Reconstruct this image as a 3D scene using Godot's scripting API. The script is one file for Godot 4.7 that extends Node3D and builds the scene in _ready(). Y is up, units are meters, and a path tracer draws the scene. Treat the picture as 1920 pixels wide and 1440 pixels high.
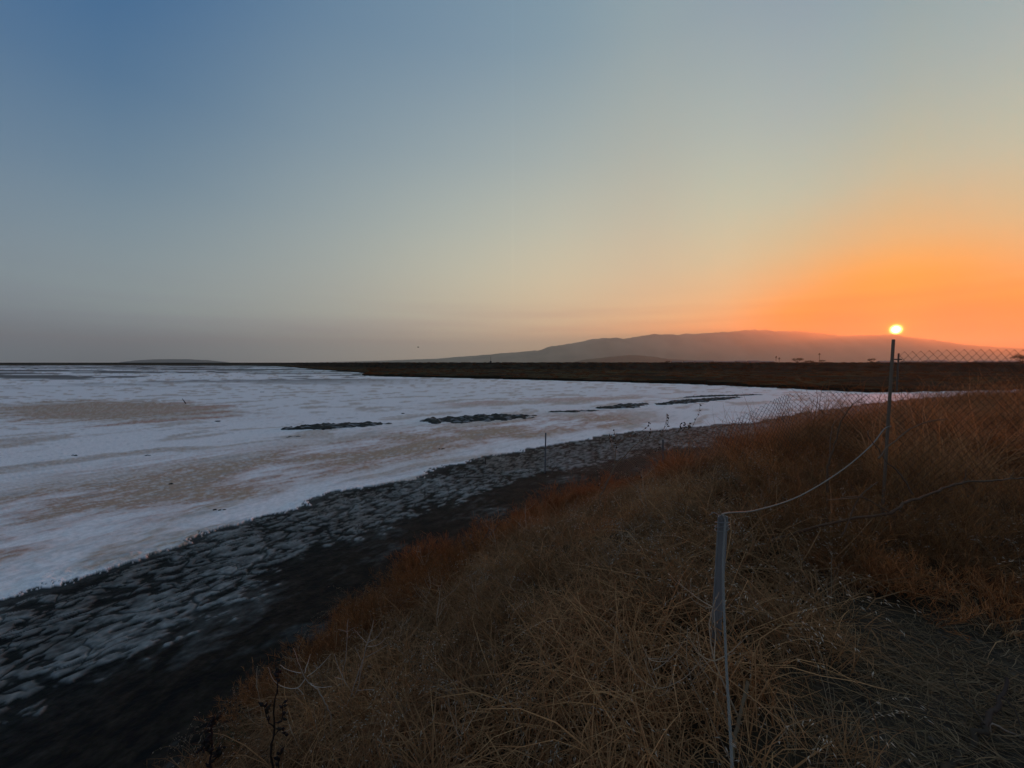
extends Node3D

const EYE := 4.0
const SUN_AZ := 44.82
const SUN_EL := 3.47
const FOOT := [Vector2(-3.6, -8), Vector2(-3.5, 0), Vector2(-3.2, 3), Vector2(-2.6, 5.1), Vector2(-1.9, 6.8), Vector2(1.3, 10.4), Vector2(4, 11.9), Vector2(6.2, 13.2), Vector2(10.9, 16.7), Vector2(18, 20.5), Vector2(30, 27), Vector2(50, 38), Vector2(80, 47), Vector2(140, 66)]
const CREST := [Vector2(0.6, -8), Vector2(0.7, 0), Vector2(1.0, 2), Vector2(2.0, 3.8), Vector2(3.6, 5.6), Vector2(5.2, 6.9), Vector2(9, 9), Vector2(13, 11.5), Vector2(18, 14.2), Vector2(26, 18), Vector2(40, 25), Vector2(60, 34), Vector2(90, 41), Vector2(150, 58)]
const SHORE := [Vector2(-8.8, -8), Vector2(-8.7, 3), Vector2(-8.5, 5.3), Vector2(-8.45, 6.1), Vector2(-8.2, 6.9), Vector2(-7.8, 7.7), Vector2(-7.0, 8.8), Vector2(-5.7, 11.1), Vector2(-3.8, 12.9), Vector2(-1.3, 15.8), Vector2(1.5, 18.1), Vector2(5.6, 21.2), Vector2(11.3, 23.9), Vector2(16.8, 26.0), Vector2(22.8, 30.2), Vector2(36.3, 38.3), Vector2(48.7, 44.2), Vector2(61.5, 49), Vector2(80, 53), Vector2(140, 70)]
const SKY_AZ := [0.0, 4.0, 9.0, 16.0, 26.0, 38.0, 52.0, 70.0, 90.0, 115.0, 145.0, 180.0]
const SKY_EL := [0.0, 1.5, 3.5, 6.0, 9.0, 13.0, 19.0, 27.0, 38.0, 55.0, 90.0]
const SKY_TONE := [
	[Vector3(0.905, 0.169, 0.030), Vector3(0.889, 0.181, 0.030), Vector3(0.860, 0.241, 0.030), Vector3(0.856, 0.362, 0.100), Vector3(0.852, 0.474, 0.210), Vector3(0.744, 0.507, 0.305), Vector3(0.621, 0.507, 0.373), Vector3(0.471, 0.474, 0.418), Vector3(0.330, 0.394, 0.410), Vector3(0.298, 0.324, 0.351), Vector3(0.311, 0.270, 0.278), Vector3(0.308, 0.240, 0.240)],
	[Vector3(0.884, 0.149, 0.030), Vector3(0.866, 0.148, 0.030), Vector3(0.825, 0.225, 0.030), Vector3(0.833, 0.389, 0.121), Vector3(0.847, 0.508, 0.237), Vector3(0.743, 0.536, 0.332), Vector3(0.618, 0.527, 0.394), Vector3(0.465, 0.481, 0.427), Vector3(0.326, 0.398, 0.414), Vector3(0.278, 0.317, 0.355), Vector3(0.299, 0.272, 0.291), Vector3(0.306, 0.249, 0.257)],
	[Vector3(0.862, 0.159, 0.030), Vector3(0.839, 0.137, 0.030), Vector3(0.808, 0.236, 0.030), Vector3(0.810, 0.437, 0.151), Vector3(0.843, 0.549, 0.270), Vector3(0.759, 0.579, 0.364), Vector3(0.635, 0.558, 0.415), Vector3(0.471, 0.489, 0.431), Vector3(0.336, 0.405, 0.413), Vector3(0.260, 0.309, 0.358), Vector3(0.288, 0.274, 0.303), Vector3(0.334, 0.271, 0.278)],
	[Vector3(0.825, 0.237, 0.030), Vector3(0.795, 0.236, 0.030), Vector3(0.740, 0.313, 0.030), Vector3(0.755, 0.498, 0.209), Vector3(0.798, 0.578, 0.310), Vector3(0.764, 0.616, 0.391), Vector3(0.646, 0.585, 0.431), Vector3(0.470, 0.491, 0.429), Vector3(0.330, 0.399, 0.405), Vector3(0.241, 0.298, 0.359), Vector3(0.278, 0.275, 0.315), Vector3(0.361, 0.292, 0.299)],
	[Vector3(0.704, 0.366, 0.044), Vector3(0.671, 0.368, 0.067), Vector3(0.635, 0.440, 0.165), Vector3(0.672, 0.557, 0.291), Vector3(0.720, 0.587, 0.352), Vector3(0.733, 0.630, 0.412), Vector3(0.627, 0.592, 0.439), Vector3(0.447, 0.480, 0.425), Vector3(0.296, 0.374, 0.393), Vector3(0.218, 0.282, 0.357), Vector3(0.266, 0.274, 0.325), Vector3(0.345, 0.294, 0.311)],
	[Vector3(0.557, 0.471, 0.211), Vector3(0.528, 0.481, 0.238), Vector3(0.511, 0.529, 0.298), Vector3(0.579, 0.591, 0.372), Vector3(0.629, 0.579, 0.390), Vector3(0.655, 0.613, 0.432), Vector3(0.565, 0.569, 0.446), Vector3(0.397, 0.451, 0.420), Vector3(0.236, 0.326, 0.374), Vector3(0.189, 0.260, 0.352), Vector3(0.250, 0.270, 0.334), Vector3(0.328, 0.295, 0.322)],
	[Vector3(0.420, 0.521, 0.371), Vector3(0.404, 0.525, 0.395), Vector3(0.417, 0.551, 0.426), Vector3(0.482, 0.573, 0.435), Vector3(0.515, 0.538, 0.418), Vector3(0.522, 0.550, 0.445), Vector3(0.451, 0.503, 0.445), Vector3(0.314, 0.393, 0.407), Vector3(0.154, 0.253, 0.343), Vector3(0.152, 0.229, 0.344), Vector3(0.228, 0.262, 0.341), Vector3(0.296, 0.287, 0.330)],
	[Vector3(0.322, 0.450, 0.423), Vector3(0.316, 0.451, 0.439), Vector3(0.341, 0.463, 0.452), Vector3(0.381, 0.486, 0.450), Vector3(0.396, 0.467, 0.425), Vector3(0.370, 0.449, 0.435), Vector3(0.317, 0.404, 0.424), Vector3(0.218, 0.314, 0.381), Vector3(0.081, 0.180, 0.309), Vector3(0.115, 0.197, 0.334), Vector3(0.202, 0.252, 0.347), Vector3(0.257, 0.274, 0.335)],
	[Vector3(0.224, 0.338, 0.395), Vector3(0.224, 0.343, 0.413), Vector3(0.239, 0.346, 0.419), Vector3(0.264, 0.365, 0.419), Vector3(0.276, 0.376, 0.411), Vector3(0.227, 0.337, 0.403), Vector3(0.189, 0.295, 0.385), Vector3(0.128, 0.231, 0.346), Vector3(0.030, 0.124, 0.287), Vector3(0.081, 0.167, 0.324), Vector3(0.174, 0.239, 0.352), Vector3(0.216, 0.259, 0.339)],
	[Vector3(0.176, 0.273, 0.363), Vector3(0.168, 0.275, 0.376), Vector3(0.170, 0.278, 0.384), Vector3(0.182, 0.286, 0.384), Vector3(0.188, 0.296, 0.383), Vector3(0.147, 0.265, 0.373), Vector3(0.124, 0.232, 0.352), Vector3(0.083, 0.186, 0.324), Vector3(0.030, 0.123, 0.293), Vector3(0.080, 0.167, 0.319), Vector3(0.150, 0.232, 0.351), Vector3(0.186, 0.247, 0.339)],
	[Vector3(0.133, 0.247, 0.359), Vector3(0.133, 0.247, 0.359), Vector3(0.133, 0.247, 0.359), Vector3(0.133, 0.247, 0.359), Vector3(0.133, 0.247, 0.359), Vector3(0.133, 0.247, 0.359), Vector3(0.133, 0.247, 0.359), Vector3(0.133, 0.247, 0.359), Vector3(0.133, 0.247, 0.359), Vector3(0.133, 0.247, 0.359), Vector3(0.133, 0.247, 0.359), Vector3(0.133, 0.247, 0.359)],
]
const POD_WEED := [
	[0.0130, 0.0070, [Vector3(1.398, 1.839, -6.000), Vector3(1.476, 2.015, -6.000), Vector3(1.631, 2.352, -6.000), Vector3(1.811, 2.549, -6.000), Vector3(1.912, 2.676, -6.000)]],
	[0.0070, 0.0030, [Vector3(1.912, 2.676, -6.000), Vector3(2.086, 2.737, -6.150), Vector3(2.232, 2.766, -6.300)]],
	[0.0050, 0.0020, [Vector3(1.649, 2.676, -6.000), Vector3(1.683, 2.753, -5.960), Vector3(1.782, 2.841, -5.920), Vector3(1.915, 2.905, -5.880), Vector3(2.044, 2.991, -5.840), Vector3(2.094, 3.081, -5.800)]],
	[0.0060, 0.0020, [Vector3(1.631, 2.352, -6.000), Vector3(1.630, 2.601, -5.975), Vector3(1.635, 2.709, -5.950), Vector3(1.610, 2.829, -5.925), Vector3(1.584, 2.958, -5.900)]],
	[0.0040, 0.0020, [Vector3(2.196, 2.786, -6.200), Vector3(2.333, 2.764, -6.250), Vector3(2.469, 2.839, -6.300), Vector3(2.558, 2.987, -6.350), Vector3(2.599, 3.138, -6.400)]],
	[0.0030, 0.0020, [Vector3(2.509, 2.784, -6.400), Vector3(2.557, 2.833, -6.400), Vector3(2.615, 2.955, -6.400), Vector3(2.619, 3.040, -6.400), Vector3(2.599, 3.114, -6.400)]],
	[0.0040, 0.0020, [Vector3(2.353, 2.706, -6.300), Vector3(2.634, 2.793, -6.350), Vector3(2.872, 2.857, -6.400), Vector3(3.028, 2.897, -6.450), Vector3(3.133, 3.038, -6.500), Vector3(3.205, 3.124, -6.550), Vector3(3.244, 3.268, -6.600)]],
	[0.0030, 0.0020, [Vector3(2.776, 2.820, -6.400), Vector3(2.896, 2.882, -6.400), Vector3(2.905, 2.992, -6.400)]],
	[0.0030, 0.0020, [Vector3(2.752, 2.808, -6.400), Vector3(2.801, 2.878, -6.350), Vector3(2.789, 2.983, -6.300)]],
	[0.0030, 0.0020, [Vector3(2.920, 2.869, -6.400), Vector3(2.968, 2.906, -6.400), Vector3(2.984, 2.973, -6.400)]],
	[0.0040, 0.0020, [Vector3(1.531, 2.166, -6.000), Vector3(1.415, 2.003, -6.033), Vector3(1.397, 2.193, -6.067), Vector3(1.380, 2.254, -6.100)]],
	[0.0040, 0.0020, [Vector3(1.654, 2.398, -6.000), Vector3(1.805, 2.474, -5.975), Vector3(1.970, 2.320, -5.950), Vector3(2.055, 2.166, -5.925), Vector3(2.094, 2.059, -5.900)]],
	[0.0040, 0.0020, [Vector3(1.638, 2.491, -6.000), Vector3(1.570, 2.757, -6.050), Vector3(1.564, 2.829, -6.100)]],
	[0.0030, 0.0020, [Vector3(2.161, 2.806, -6.100), Vector3(2.236, 2.831, -6.150), Vector3(2.253, 2.905, -6.200)]],
	[0.0030, 0.0020, [Vector3(2.161, 2.806, -6.100), Vector3(2.337, 2.729, -6.133), Vector3(2.376, 2.591, -6.167), Vector3(2.202, 2.500, -6.200)]],
]
const BARE_SHRUB := [
	[0.0110, 0.0060, [Vector3(3.085, 2.915, -3.700), Vector3(3.104, 3.065, -3.700), Vector3(3.141, 3.205, -3.700), Vector3(3.191, 3.432, -3.700)]],
	[0.0060, 0.0020, [Vector3(3.191, 3.432, -3.700), Vector3(3.250, 3.574, -3.667), Vector3(3.268, 3.629, -3.633), Vector3(3.344, 3.700, -3.600)]],
	[0.0050, 0.0020, [Vector3(3.095, 2.995, -3.700), Vector3(3.139, 3.123, -3.750), Vector3(3.182, 3.273, -3.800), Vector3(3.250, 3.391, -3.850), Vector3(3.353, 3.438, -3.900)]],
	[0.0030, 0.0020, [Vector3(3.231, 3.501, -3.700), Vector3(3.280, 3.541, -3.800), Vector3(3.373, 3.593, -3.900)]],
	[0.0030, 0.0020, [Vector3(3.238, 3.632, -3.600), Vector3(3.252, 3.629, -3.550), Vector3(3.272, 3.618, -3.500)]],
	[0.0040, 0.0020, [Vector3(4.335, 3.293, -5.200), Vector3(4.243, 3.311, -5.200), Vector3(4.197, 3.396, -5.200), Vector3(4.158, 3.457, -5.200), Vector3(4.154, 3.511, -5.200)]],
	[0.0030, 0.0020, [Vector3(4.237, 3.311, -5.200), Vector3(4.072, 3.438, -5.150), Vector3(3.957, 3.527, -5.100)]],
	[0.0030, 0.0020, [Vector3(3.887, 3.287, -5.200), Vector3(3.895, 3.344, -5.133), Vector3(3.911, 3.447, -5.067), Vector3(3.885, 3.472, -5.000)]],
	[0.0040, 0.0020, [Vector3(3.271, 3.272, -4.600), Vector3(3.268, 3.358, -4.600), Vector3(3.282, 3.412, -4.600), Vector3(3.341, 3.401, -4.600)]],
	[0.0030, 0.0020, [Vector3(3.267, 3.369, -4.600), Vector3(3.270, 3.384, -4.650), Vector3(3.267, 3.366, -4.700)]],
]
const FALLEN_BRANCH := [
	[0.0120, 0.0080, [Vector3(2.20, 2.44, -3.25), Vector3(2.42, 2.72, -2.95), Vector3(2.709, 2.926, -2.700), Vector3(2.832, 3.002, -2.713), Vector3(2.975, 3.033, -2.725), Vector3(3.127, 3.092, -2.737), Vector3(3.289, 3.133, -2.750)]],
	[0.0080, 0.0040, [Vector3(3.289, 3.133, -2.750), Vector3(3.554, 3.123, -2.812), Vector3(3.781, 3.117, -2.875), Vector3(3.986, 3.108, -2.938), Vector3(4.281, 3.123, -3.000)]],
	[0.0040, 0.0020, [Vector3(3.289, 3.133, -2.750), Vector3(3.296, 3.169, -2.750), Vector3(3.297, 3.223, -2.750)]],
	[0.0030, 0.0020, [Vector3(3.814, 3.110, -2.900), Vector3(3.848, 3.162, -2.900)]],
	[0.0070, 0.0030, [Vector3(2.974, 3.025, -2.800), Vector3(2.929, 3.135, -2.833), Vector3(2.904, 3.200, -2.867), Vector3(2.870, 3.238, -2.900), Vector3(2.851, 3.306, -2.933), Vector3(2.782, 3.423, -2.967), Vector3(2.815, 3.465, -3.000)]],
	[0.0060, 0.0030, [Vector3(2.754, 3.279, -2.850), Vector3(2.855, 3.347, -2.900), Vector3(2.976, 3.398, -2.950), Vector3(3.128, 3.475, -3.000), Vector3(3.342, 3.535, -3.050), Vector3(3.545, 3.542, -3.100)]],
	[0.0070, 0.0030, [Vector3(2.375, 2.756, -2.700), Vector3(2.415, 2.846, -2.700), Vector3(2.484, 3.033, -2.700), Vector3(2.610, 3.149, -2.700)]],
	[0.0040, 0.0020, [Vector3(2.484, 3.033, -2.700), Vector3(2.293, 3.042, -2.650), Vector3(2.166, 3.052, -2.600)]],
	[0.0050, 0.0030, [Vector3(2.709, 2.926, -2.700), Vector3(2.511, 3.038, -2.700), Vector3(2.353, 3.033, -2.700)]],
]
const PALE_WEED_A := [
	[0.0055, 0.0030, [Vector3(-1.366, 1.343, -2.750), Vector3(-1.385, 1.430, -2.737), Vector3(-1.445, 1.571, -2.725), Vector3(-1.490, 1.628, -2.713), Vector3(-1.525, 1.685, -2.700)]],
	[0.0040, 0.0018, [Vector3(-1.525, 1.685, -2.700), Vector3(-1.532, 1.753, -2.683), Vector3(-1.538, 1.803, -2.667), Vector3(-1.571, 1.950, -2.650)]],
	[0.0030, 0.0015, [Vector3(-1.483, 1.639, -2.700), Vector3(-1.440, 1.650, -2.667), Vector3(-1.362, 1.671, -2.633), Vector3(-1.277, 1.709, -2.600)]],
	[0.0035, 0.0015, [Vector3(-1.521, 1.676, -2.700), Vector3(-1.566, 1.629, -2.675), Vector3(-1.645, 1.656, -2.650), Vector3(-1.704, 1.731, -2.625), Vector3(-1.726, 1.850, -2.600)]],
	[0.0030, 0.0015, [Vector3(-1.539, 1.738, -2.680), Vector3(-1.622, 1.748, -2.690), Vector3(-1.705, 1.785, -2.700)]],
	[0.0030, 0.0015, [Vector3(-1.508, 1.694, -2.700), Vector3(-1.454, 1.716, -2.750), Vector3(-1.378, 1.788, -2.800)]],
	[0.0030, 0.0015, [Vector3(-1.524, 1.721, -2.700), Vector3(-1.528, 1.753, -2.750), Vector3(-1.531, 1.788, -2.800)]],
	[0.0025, 0.0015, [Vector3(-1.580, 1.607, -2.700), Vector3(-1.534, 1.557, -2.700)]],
]
const PALE_WEED_B := [
	[0.0055, 0.0030, [Vector3(-1.346, 1.238, -2.900), Vector3(-1.291, 1.328, -2.888), Vector3(-1.216, 1.535, -2.875), Vector3(-1.151, 1.719, -2.862), Vector3(-1.126, 1.815, -2.850)]],
	[0.0035, 0.0015, [Vector3(-1.126, 1.815, -2.850), Vector3(-1.107, 1.873, -2.875), Vector3(-1.081, 1.989, -2.900)]],
	[0.0030, 0.0015, [Vector3(-1.126, 1.843, -2.850), Vector3(-1.160, 1.910, -2.825), Vector3(-1.194, 1.984, -2.800)]],
	[0.0030, 0.0015, [Vector3(-1.117, 1.839, -2.850), Vector3(-1.043, 1.882, -2.850), Vector3(-0.996, 1.948, -2.850)]],
	[0.0030, 0.0015, [Vector3(-1.117, 1.810, -2.850), Vector3(-1.025, 1.843, -2.825), Vector3(-0.952, 1.919, -2.800)]],
	[0.0030, 0.0015, [Vector3(-1.141, 1.708, -2.870), Vector3(-1.048, 1.779, -2.835), Vector3(-0.944, 1.863, -2.800)]],
	[0.0040, 0.0030, [Vector3(-1.258, 1.346, -2.900), Vector3(-1.212, 1.450, -2.883), Vector3(-1.174, 1.619, -2.867), Vector3(-1.145, 1.729, -2.850)]],
	[0.0035, 0.0015, [Vector3(-1.258, 1.376, -2.900), Vector3(-1.362, 1.480, -2.950), Vector3(-1.448, 1.630, -3.000)]],
	[0.0025, 0.0015, [Vector3(-1.191, 1.660, -2.900), Vector3(-1.235, 1.767, -2.900)]],
	[0.0030, 0.0015, [Vector3(-1.229, 1.410, -2.900), Vector3(-1.050, 1.506, -2.800)]],
	[0.0025, 0.0012, [Vector3(-1.339, 1.504, -2.900), Vector3(-1.410, 1.471, -2.950), Vector3(-1.481, 1.458, -3.000)]],
]
const PALE_WEED_C := [
	[0.0040, 0.0025, [Vector3(-1.476, 1.299, -3.200), Vector3(-1.453, 1.396, -3.200), Vector3(-1.428, 1.611, -3.200)]],
	[0.0025, 0.0015, [Vector3(-1.428, 1.611, -3.200), Vector3(-1.438, 1.699, -3.225), Vector3(-1.435, 1.757, -3.250)]],
	[0.0020, 0.0012, [Vector3(-1.426, 1.675, -3.200), Vector3(-1.508, 1.696, -3.200)]],
	[0.0020, 0.0012, [Vector3(-1.421, 1.680, -3.200), Vector3(-1.353, 1.717, -3.200)]],
]
const DARK_WEED_A := [
	[0.0070, 0.0040, [Vector3(-1.277, 1.737, -1.950), Vector3(-1.292, 1.809, -1.960), Vector3(-1.306, 1.906, -1.970), Vector3(-1.290, 2.018, -1.980), Vector3(-1.296, 2.115, -1.990), Vector3(-1.281, 2.220, -2.000)]],
	[0.0040, 0.0020, [Vector3(-1.281, 2.220, -2.000), Vector3(-1.291, 2.259, -2.025), Vector3(-1.298, 2.292, -2.050)]],
	[0.0030, 0.0020, [Vector3(-1.290, 2.018, -1.980), Vector3(-1.311, 2.058, -1.970), Vector3(-1.324, 2.128, -1.960), Vector3(-1.320, 2.168, -1.950)]],
	[0.0030, 0.0020, [Vector3(-1.285, 2.048, -1.980), Vector3(-1.246, 2.066, -1.970), Vector3(-1.231, 2.128, -1.960), Vector3(-1.224, 2.183, -1.950)]],
	[0.0030, 0.0020, [Vector3(-1.288, 1.982, -1.970), Vector3(-1.257, 2.013, -1.985), Vector3(-1.246, 1.959, -2.000)]],
	[0.0030, 0.0020, [Vector3(-1.268, 1.763, -1.960), Vector3(-1.249, 1.862, -1.940), Vector3(-1.227, 1.936, -1.920)]],
]
const DARK_WEED_B := [
	[0.0070, 0.0040, [Vector3(-1.558, 1.816, -1.850), Vector3(-1.553, 1.914, -1.867), Vector3(-1.556, 1.998, -1.883), Vector3(-1.569, 2.083, -1.900)]],
	[0.0040, 0.0020, [Vector3(-1.569, 2.083, -1.900), Vector3(-1.556, 2.127, -1.900), Vector3(-1.541, 2.156, -1.900)]],
	[0.0040, 0.0020, [Vector3(-1.556, 1.972, -1.880), Vector3(-1.575, 2.017, -1.865), Vector3(-1.597, 2.026, -1.850)]],
	[0.0040, 0.0020, [Vector3(-1.554, 2.001, -1.880), Vector3(-1.602, 2.020, -1.890), Vector3(-1.616, 2.024, -1.900)]],
	[0.0040, 0.0020, [Vector3(-1.560, 1.928, -1.880), Vector3(-1.536, 1.951, -1.900), Vector3(-1.529, 1.974, -1.920)]],
]
const CUT_BRANCH := [
	[0.0160, 0.0110, [Vector3(1.640, 2.412, -1.380), Vector3(1.717, 2.410, -1.422), Vector3(1.801, 2.411, -1.465), Vector3(1.902, 2.420, -1.508), Vector3(2.009, 2.455, -1.550)]],
	[0.0110, 0.0060, [Vector3(2.009, 2.455, -1.550), Vector3(2.111, 2.463, -1.607), Vector3(2.221, 2.481, -1.663), Vector3(2.316, 2.528, -1.720)]],
	[0.0050, 0.0020, [Vector3(1.912, 2.413, -1.520), Vector3(1.934, 2.419, -1.580), Vector3(1.951, 2.443, -1.640), Vector3(1.987, 2.478, -1.700)]],
	[0.0040, 0.0020, [Vector3(2.008, 2.466, -1.550), Vector3(2.066, 2.455, -1.633), Vector3(2.082, 2.482, -1.717), Vector3(2.146, 2.511, -1.800)]],
	[0.0040, 0.0020, [Vector3(2.192, 2.508, -1.640), Vector3(2.202, 2.489, -1.610), Vector3(2.193, 2.460, -1.580), Vector3(2.170, 2.444, -1.550)]],
	[0.0050, 0.0030, [Vector3(1.955, 2.376, -1.550), Vector3(2.060, 2.374, -1.565), Vector3(2.146, 2.391, -1.580)]],
	[0.0030, 0.0020, [Vector3(2.007, 2.342, -1.560), Vector3(2.039, 2.307, -1.540), Vector3(2.047, 2.284, -1.520)]],
]
const PALE_STICK := [
	[0.0045, 0.0030, [Vector3(2.046, 2.454, -1.560), Vector3(2.105, 2.431, -1.557), Vector3(2.186, 2.401, -1.553), Vector3(2.262, 2.370, -1.550)]],
]
const CUT_STICK := [
	[0.0085, 0.0075, [Vector3(0.877, 2.413, -1.450), Vector3(0.921, 2.430, -1.507), Vector3(0.977, 2.507, -1.563), Vector3(1.039, 2.597, -1.620)]],
]
const SEED_WEED := [
	[0.0090, 0.0050, [Vector3(-1.149, 0.094, -6.200), Vector3(-0.962, 0.324, -6.200), Vector3(-0.701, 0.704, -6.200), Vector3(-0.496, 1.044, -6.200)]],
	[0.0050, 0.0025, [Vector3(-0.496, 1.044, -6.200), Vector3(-0.406, 1.165, -6.225), Vector3(-0.370, 1.305, -6.250)]],
	[0.0040, 0.0020, [Vector3(-0.496, 1.063, -6.200), Vector3(-0.532, 1.251, -6.200), Vector3(-0.550, 1.420, -6.200)]],
	[0.0040, 0.0020, [Vector3(-0.534, 0.969, -6.200), Vector3(-0.347, 0.975, -6.150), Vector3(-0.199, 0.981, -6.100)]],
	[0.0040, 0.0020, [Vector3(-0.663, 0.780, -6.200), Vector3(-0.767, 0.975, -6.150), Vector3(-0.814, 1.092, -6.100)]],
	[0.0040, 0.0020, [Vector3(-0.589, 0.893, -6.200), Vector3(-0.667, 1.020, -6.250), Vector3(-0.709, 1.111, -6.300)]],
	[0.0040, 0.0020, [Vector3(-0.460, 1.082, -6.200), Vector3(-0.315, 1.191, -6.250), Vector3(-0.242, 1.283, -6.300)]],
]

# ---------------------------------------------------------------- helpers

class Shape:
	var v := PackedVector3Array()
	var n := PackedVector3Array()
	var c := PackedColorArray()
	var i := PackedInt32Array()
	var smooth := true

	func tri(a: int, b: int, d: int) -> void:
		i.append(a)
		i.append(b)
		i.append(d)

	# a tapered tube through points, round rings, closed ends
	func tube(p: Array, r: Array, sides: int, col: Color) -> void:
		var m := p.size()
		var first := v.size()
		var up := Vector3(0.31, 0.87, 0.38)
		for k in m:
			var t: Vector3 = (p[mini(k + 1, m - 1)] - p[maxi(k - 1, 0)]).normalized()
			var a := up.cross(t)
			if a.length() < 0.05:
				a = Vector3(1, 0, 0.2).cross(t)
			a = a.normalized()
			var b := t.cross(a)
			up = b.cross(t) * -1.0 if k > 999999 else up
			for s in sides:
				var w := TAU * s / sides
				var d := a * cos(w) + b * sin(w)
				v.append(p[k] + d * r[k])
				n.append(d)
				c.append(col)
		for k in m - 1:
			for s in sides:
				var q := first + k * sides
				var s1 := (s + 1) % sides
				tri(q + s, q + sides + s, q + s1)
				tri(q + s1, q + sides + s, q + sides + s1)
		for e in [0, m - 1]:
			var mid := v.size()
			v.append(p[e])
			n.append((p[e] - p[1 if e == 0 else m - 2]).normalized())
			c.append(col)
			for s in sides:
				var q: int = first + e * sides
				if e == 0:
					tri(mid, q + s, q + (s + 1) % sides)
				else:
					tri(mid, q + (s + 1) % sides, q + s)

	# a ribbon that ends in a point
	func blade(p: Array, w: Array, side: Vector3, col: Color) -> void:
		var first := v.size()
		var m := p.size()
		for k in m:
			var t: Vector3 = (p[mini(k + 1, m - 1)] - p[maxi(k - 1, 0)]).normalized()
			var sd := (side - t * side.dot(t)).normalized()
			var nn := sd.cross(t)
			v.append(p[k] - sd * w[k] * 0.5)
			v.append(p[k] + sd * w[k] * 0.5)
			n.append(nn)
			n.append(nn)
			c.append(col)
			c.append(col)
		for k in m - 1:
			var q := first + k * 2
			tri(q, q + 2, q + 1)
			tri(q + 1, q + 2, q + 3)

	# a prism: outline in the plane of ax and ay, pushed along az
	func prism(o: Vector3, ax: Vector3, ay: Vector3, az: Vector3, outline: Array, col: Color) -> void:
		var m := outline.size()
		for k in m:
			var p: Vector2 = outline[k]
			var q: Vector2 = outline[(k + 1) % m]
			var a := o + ax * p.x + ay * p.y
			var b := o + ax * q.x + ay * q.y
			quad(a, b, b + az, a + az, col)
		var flat := PackedVector2Array(outline)
		var t := Geometry2D.triangulate_polygon(flat)
		for e in 2:
			var first := v.size()
			for p in outline:
				v.append(o + ax * p.x + ay * p.y + az * e)
				n.append(az.normalized() * (1.0 if e == 1 else -1.0))
				c.append(col)
			for k in range(0, t.size(), 3):
				var turned := (v[first + t[k + 1]] - v[first + t[k]]).cross(v[first + t[k + 2]] - v[first + t[k]]).dot(n[first])
				if turned < 0.0:
					tri(first + t[k], first + t[k + 1], first + t[k + 2])
				else:
					tri(first + t[k], first + t[k + 2], first + t[k + 1])

	func quad(a: Vector3, b: Vector3, d: Vector3, e: Vector3, col: Color) -> void:
		var f := v.size()
		var nn := (b - a).cross(d - a).normalized()
		for p in [a, b, d, e]:
			v.append(p)
			n.append(nn)
			c.append(col)
		tri(f, f + 2, f + 1)
		tri(f, f + 3, f + 2)

	func lump(o: Vector3, s: Vector3, noise: FastNoiseLite, rough: float, col: Color, rows := 7, cols := 10) -> void:
		var first := v.size()
		for a in rows + 1:
			for b in cols:
				var th := PI * a / rows
				var ph := TAU * b / cols
				var d := Vector3(sin(th) * cos(ph), cos(th), sin(th) * sin(ph))
				var k := 1.0 + rough * noise.get_noise_3dv((d + o) * 40.0)
				v.append(o + d * s * k)
				n.append((d / s).normalized())
				c.append(col)
		for a in rows:
			for b in cols:
				var q := first + a * cols
				var b1 := (b + 1) % cols
				tri(q + b, q + cols + b, q + b1)
				tri(q + b1, q + cols + b, q + cols + b1)

	func mesh() -> ArrayMesh:
		var out := ArrayMesh.new()
		var arr := []
		arr.resize(Mesh.ARRAY_MAX)
		arr[Mesh.ARRAY_VERTEX] = v
		arr[Mesh.ARRAY_NORMAL] = n
		arr[Mesh.ARRAY_COLOR] = c
		arr[Mesh.ARRAY_INDEX] = i
		out.add_surface_from_arrays(Mesh.PRIMITIVE_TRIANGLES, arr)
		return out


var used := {}
var noise_a := FastNoiseLite.new()
var noise_b := FastNoiseLite.new()
var cells := FastNoiseLite.new()
var cell_edges := FastNoiseLite.new()
var M := {}

func numbered(called: String) -> String:
	used[called] = used.get(called, -1) + 1
	return called if used[called] == 0 else "%s_%03d" % [called, used[called]]

func thing(called: String, label: String, category: String, at := Vector3.ZERO, group := "") -> Node3D:
	var o := Node3D.new()
	o.name = numbered(called)
	add_child(o)
	o.position = at
	o.set_meta("label", label)
	o.set_meta("category", category)
	if group:
		o.set_meta("group", group)
	return o

func part(called: String, s: Shape, m: Material, parent: Node3D) -> MeshInstance3D:
	var o := MeshInstance3D.new()
	o.name = called
	o.mesh = s.mesh()
	o.material_override = m
	parent.add_child(o, true)
	return o

func structure(called: String, mesh: Mesh, m: Material, label: String) -> MeshInstance3D:
	var o := MeshInstance3D.new()
	o.name = numbered(called)
	o.mesh = mesh
	o.material_override = m
	add_child(o)
	o.set_meta("kind", "structure")
	o.set_meta("label", label)
	return o

func stuff(called: String, mesh: Mesh, m: Material, where: Array, tint: Array, label: String, category: String) -> void:
	var mm := MultiMesh.new()
	mm.transform_format = MultiMesh.TRANSFORM_3D
	mm.use_colors = true
	mm.mesh = mesh
	mm.instance_count = where.size()
	for k in where.size():
		mm.set_instance_transform(k, where[k])
		mm.set_instance_color(k, tint[k])
	var o := MultiMeshInstance3D.new()
	o.name = numbered(called)
	o.multimesh = mm
	o.material_override = m
	add_child(o)
	o.set_meta("kind", "stuff")
	o.set_meta("label", label)
	o.set_meta("category", category)

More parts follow.
